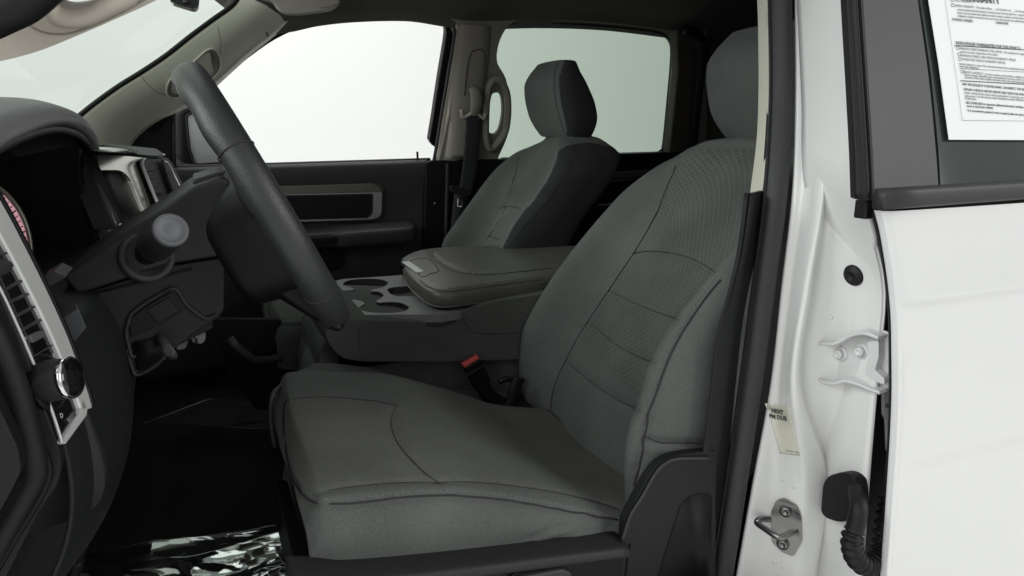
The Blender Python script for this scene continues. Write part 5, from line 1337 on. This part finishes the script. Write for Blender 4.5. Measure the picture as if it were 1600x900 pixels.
# dash end, towards the open door
ed = obj('dash_end_panel', prism([P(a, b, Y=.648) for a, b in rrect([(-160, 330), (-60, 380), (0, 460), (35, 540), (70, 640), (92, 700), (96, 730), (88, 760), (60, 800), (-20, 960), (-200, 980)], 8)], V((0, .02, 0))), M['plasd'], da, bevel=.006)
obj('end_cover_joint', tube(curve([P(a, b, Y=.6465) for a, b in [(-40, 450), (0, 520), (40, 620), (66, 700), (76, 740), (60, 780), (20, 845), (-20, 915)]], 60), .0035, 8), M['black'], ed)
obj('end_cover', prism([P(a, b, Y=.640) for a, b in rrect([(-160, 420), (-40, 470), (0, 530), (34, 620), (52, 690), (58, 735), (46, 765), (10, 830), (-60, 960), (-200, 980)], 8)], V((0, .01, 0))), M['rubber'], ed, bevel=.006)
sp_ = curve([P(a, b, Y=.628) for a, b in [(-60, 430), (-10, 520), (22, 600), (44, 680), (54, 735), (40, 770), (5, 832), (-35, 905), (-80, 980)]], 60)
ads = obj('front_door_seal', tube(sp_, .0095, 12), M['rubber'], cab)
ads['label'] = 'dark rubber seal of the driver door opening at the lower left'
obj('front_hinge_pillar', prism([P(a, b, Y=.60) for a, b in rrect([(-300, 480), (-40, 560), (0, 640), (28, 700), (34, 735), (20, 765), (-60, 905), (-120, 1000), (-400, 1000)], 8)], V((0, .02, 0))), M['rubber'], cab, bevel=.01)
# lower dash gloom, pedals
ped = thing('brake_pedal', (-.22, 1.0, 1.0), 'dark brake pedal arm barely visible below the steering column', 'pedal')
obj('pedal_arm', tube(curve([V((-.30, .98, 1.12)), V((-.24, .98, 1.02)), V((-.20, .98, .95))], 14), .008, 8), M['black'], ped)
obj('pedal_pad', obox((-.19, .98, .935), (.012, 0, .03), (0, .05, 0), (.006, 0, -.002)), M['rubber'], ped, bevel=.006)
obj('pedal_pad', obox((-.06, 1.45, 1.0), (.012, 0, .03), (0, .05, 0), (.006, 0, -.002)), M['rubber'], ped, bevel=.006) if False else None
# lower centre trim of the dash (grey angled bar)
br = thing('lower_console_trim', P(410, 560, Y=1.5), 'grey angled trim bar low in the dark footwell behind the steering wheel', 'trim bar')
obj('trim_bar', tube([P(359, 529, Y=1.48), P(368, 540, Y=1.48), P(388, 556, Y=1.49), P(396, 562, Y=1.49), P(420, 562, Y=1.5), P(448, 557, Y=1.5), P(462, 550, Y=1.52)], .0085, 8, flat=(1, .6), ref=(0, 0, 1)), plain('bar_grey', (.045, .047, .045), .5), br)
obj('bin_face', prism([P(a, b, Y=1.52) for a, b in [(340, 500), (470, 500), (470, 640), (400, 640), (350, 570)]], V((0, .02, 0))), M['carpet'], br)

# ------------------------------------------------------------------ plastic film on the floor
def film(name, corners, nx, ny, amp, seed, label):
    random.seed(seed)
    a, b, c, d = corners
    from mathutils import noise
    v = []; f = []
    for j in range(ny):
        for i in range(nx):
            s = i/(nx-1); t = j/(ny-1)
            p = (a*(1-s)+b*s)*(1-t)+(d*(1-s)+c*s)*t
            q = V((p.x*9+p.y*3, p.y*13, seed))
            h = (1-abs(noise.noise(q*.7))*2)*1.1+(1-abs(noise.noise(q*1.7+V((3, 1, 0))))*2)*.35+max(0, s-.55)*(1-abs(noise.noise(q*3.6))*2)*.4
            v.append(p+V((0, 0, amp*h)))
            if i and j: f.append(((j-1)*nx+i-1, (j-1)*nx+i, j*nx+i, j*nx+i-1))
    m = bpy.data.materials.get('clear_film')
    if not m:
        m = bpy.data.materials.new('clear_film'); m.use_nodes = True; nt = m.node_tree; N = nt.nodes; L = nt.links
        N.remove(N['Principled BSDF']); o2 = N['Material Output']
        t_ = N.new('ShaderNodeBsdfTransparent'); g_ = N.new('ShaderNodeBsdfGlossy'); g_.inputs['Roughness'].default_value = .05; g_.inputs[0].default_value = (.9, .95, .93, 1)
        mx = N.new('ShaderNodeMixShader'); mx.inputs[0].default_value = .24
        L.new(t_.outputs[0], mx.inputs[1]); L.new(g_.outputs[0], mx.inputs[2]); L.new(mx.outputs[0], o2.inputs[0])
    th = thing(name, (a+c)/2, label, 'plastic film', 'protective floor films')
    obj('film_sheet', (v, f), m, th, solid=.0004)
    return th
fz = .855
tf = film('floor_film', [P(50, 884, Z=.90), P(445, 822, Z=.90), P(475, 990, Z=.90), P(30, 1000, Z=.90)], 220, 140, .0075, 3, 'crinkled clear plastic film on the floor at the bottom left')
film('floor_film', [P(225, 660, Z=.86), P(330, 622, Z=.86), P(440, 635, Z=.86), P(420, 672, Z=.86)], 80, 60, .0022, 9, 'faint clear plastic film on the far floor under the dash')
a = P(408, 868, Z=.925); text('film_print', 'AUTO', a, P(428, 888, Z=.925)-a, P(418, 858, Z=.925)-a, .022, M['inkg'], tf)

# ------------------------------------------------------------------ visor, mirror
vs_ = thing('sun_visor', P(480, 5, Y=1.85), 'beige sun visor folded up at the far top left of the roof', 'sun visor')
vo = [P(a, b, Y=1.86) for a, b in rrect([(405, -30), (408, -2), (428, 4), (434, 14), (445, 22), (470, 23), (520, 16), (531, 8), (531, -30)], 6)]
obj('visor_board', prism(vo, V((0, .02, 0))), plain('visor_cloth', (.30, .28, .25), .85, bump=.3, bscale=900), vs_, bevel=.006, seg=4)
obj('visor_fold', tube([P(a, b, Y=1.857) for a, b in curve2([(500, 12), (518, 9), (531, 3)], 16, False)], .001, 5), M['taupe'], vs_)
rm = thing('rear_view_mirror', P(295, 0, Y=1.37), 'black rear view mirror cut off at the top edge in front of the windshield', 'mirror')
obj('mirror_body', prism([P(a, b, Y=1.37) for a, b in rrect([(262, -14), (268, 2), (300, 12), (306, 13), (311, 8), (313, -14), (300, -40), (262, -40)], 4)], V((.0, .05, 0))), M['gloss'], rm, bevel=.004)
obj('mirror_trim', tube([P(a, b, Y=1.368) for a, b in curve2([(266, 1), (285, 8), (302, 11), (309, 9)], 20, False)], .0016, 6), M['sealm'], rm)
obj('mirror_button', obox(P(292, 3, Y=1.366), (.006, 0, 0), (0, .002, 0), (0, 0, .0025)), M['plas2'], rm)
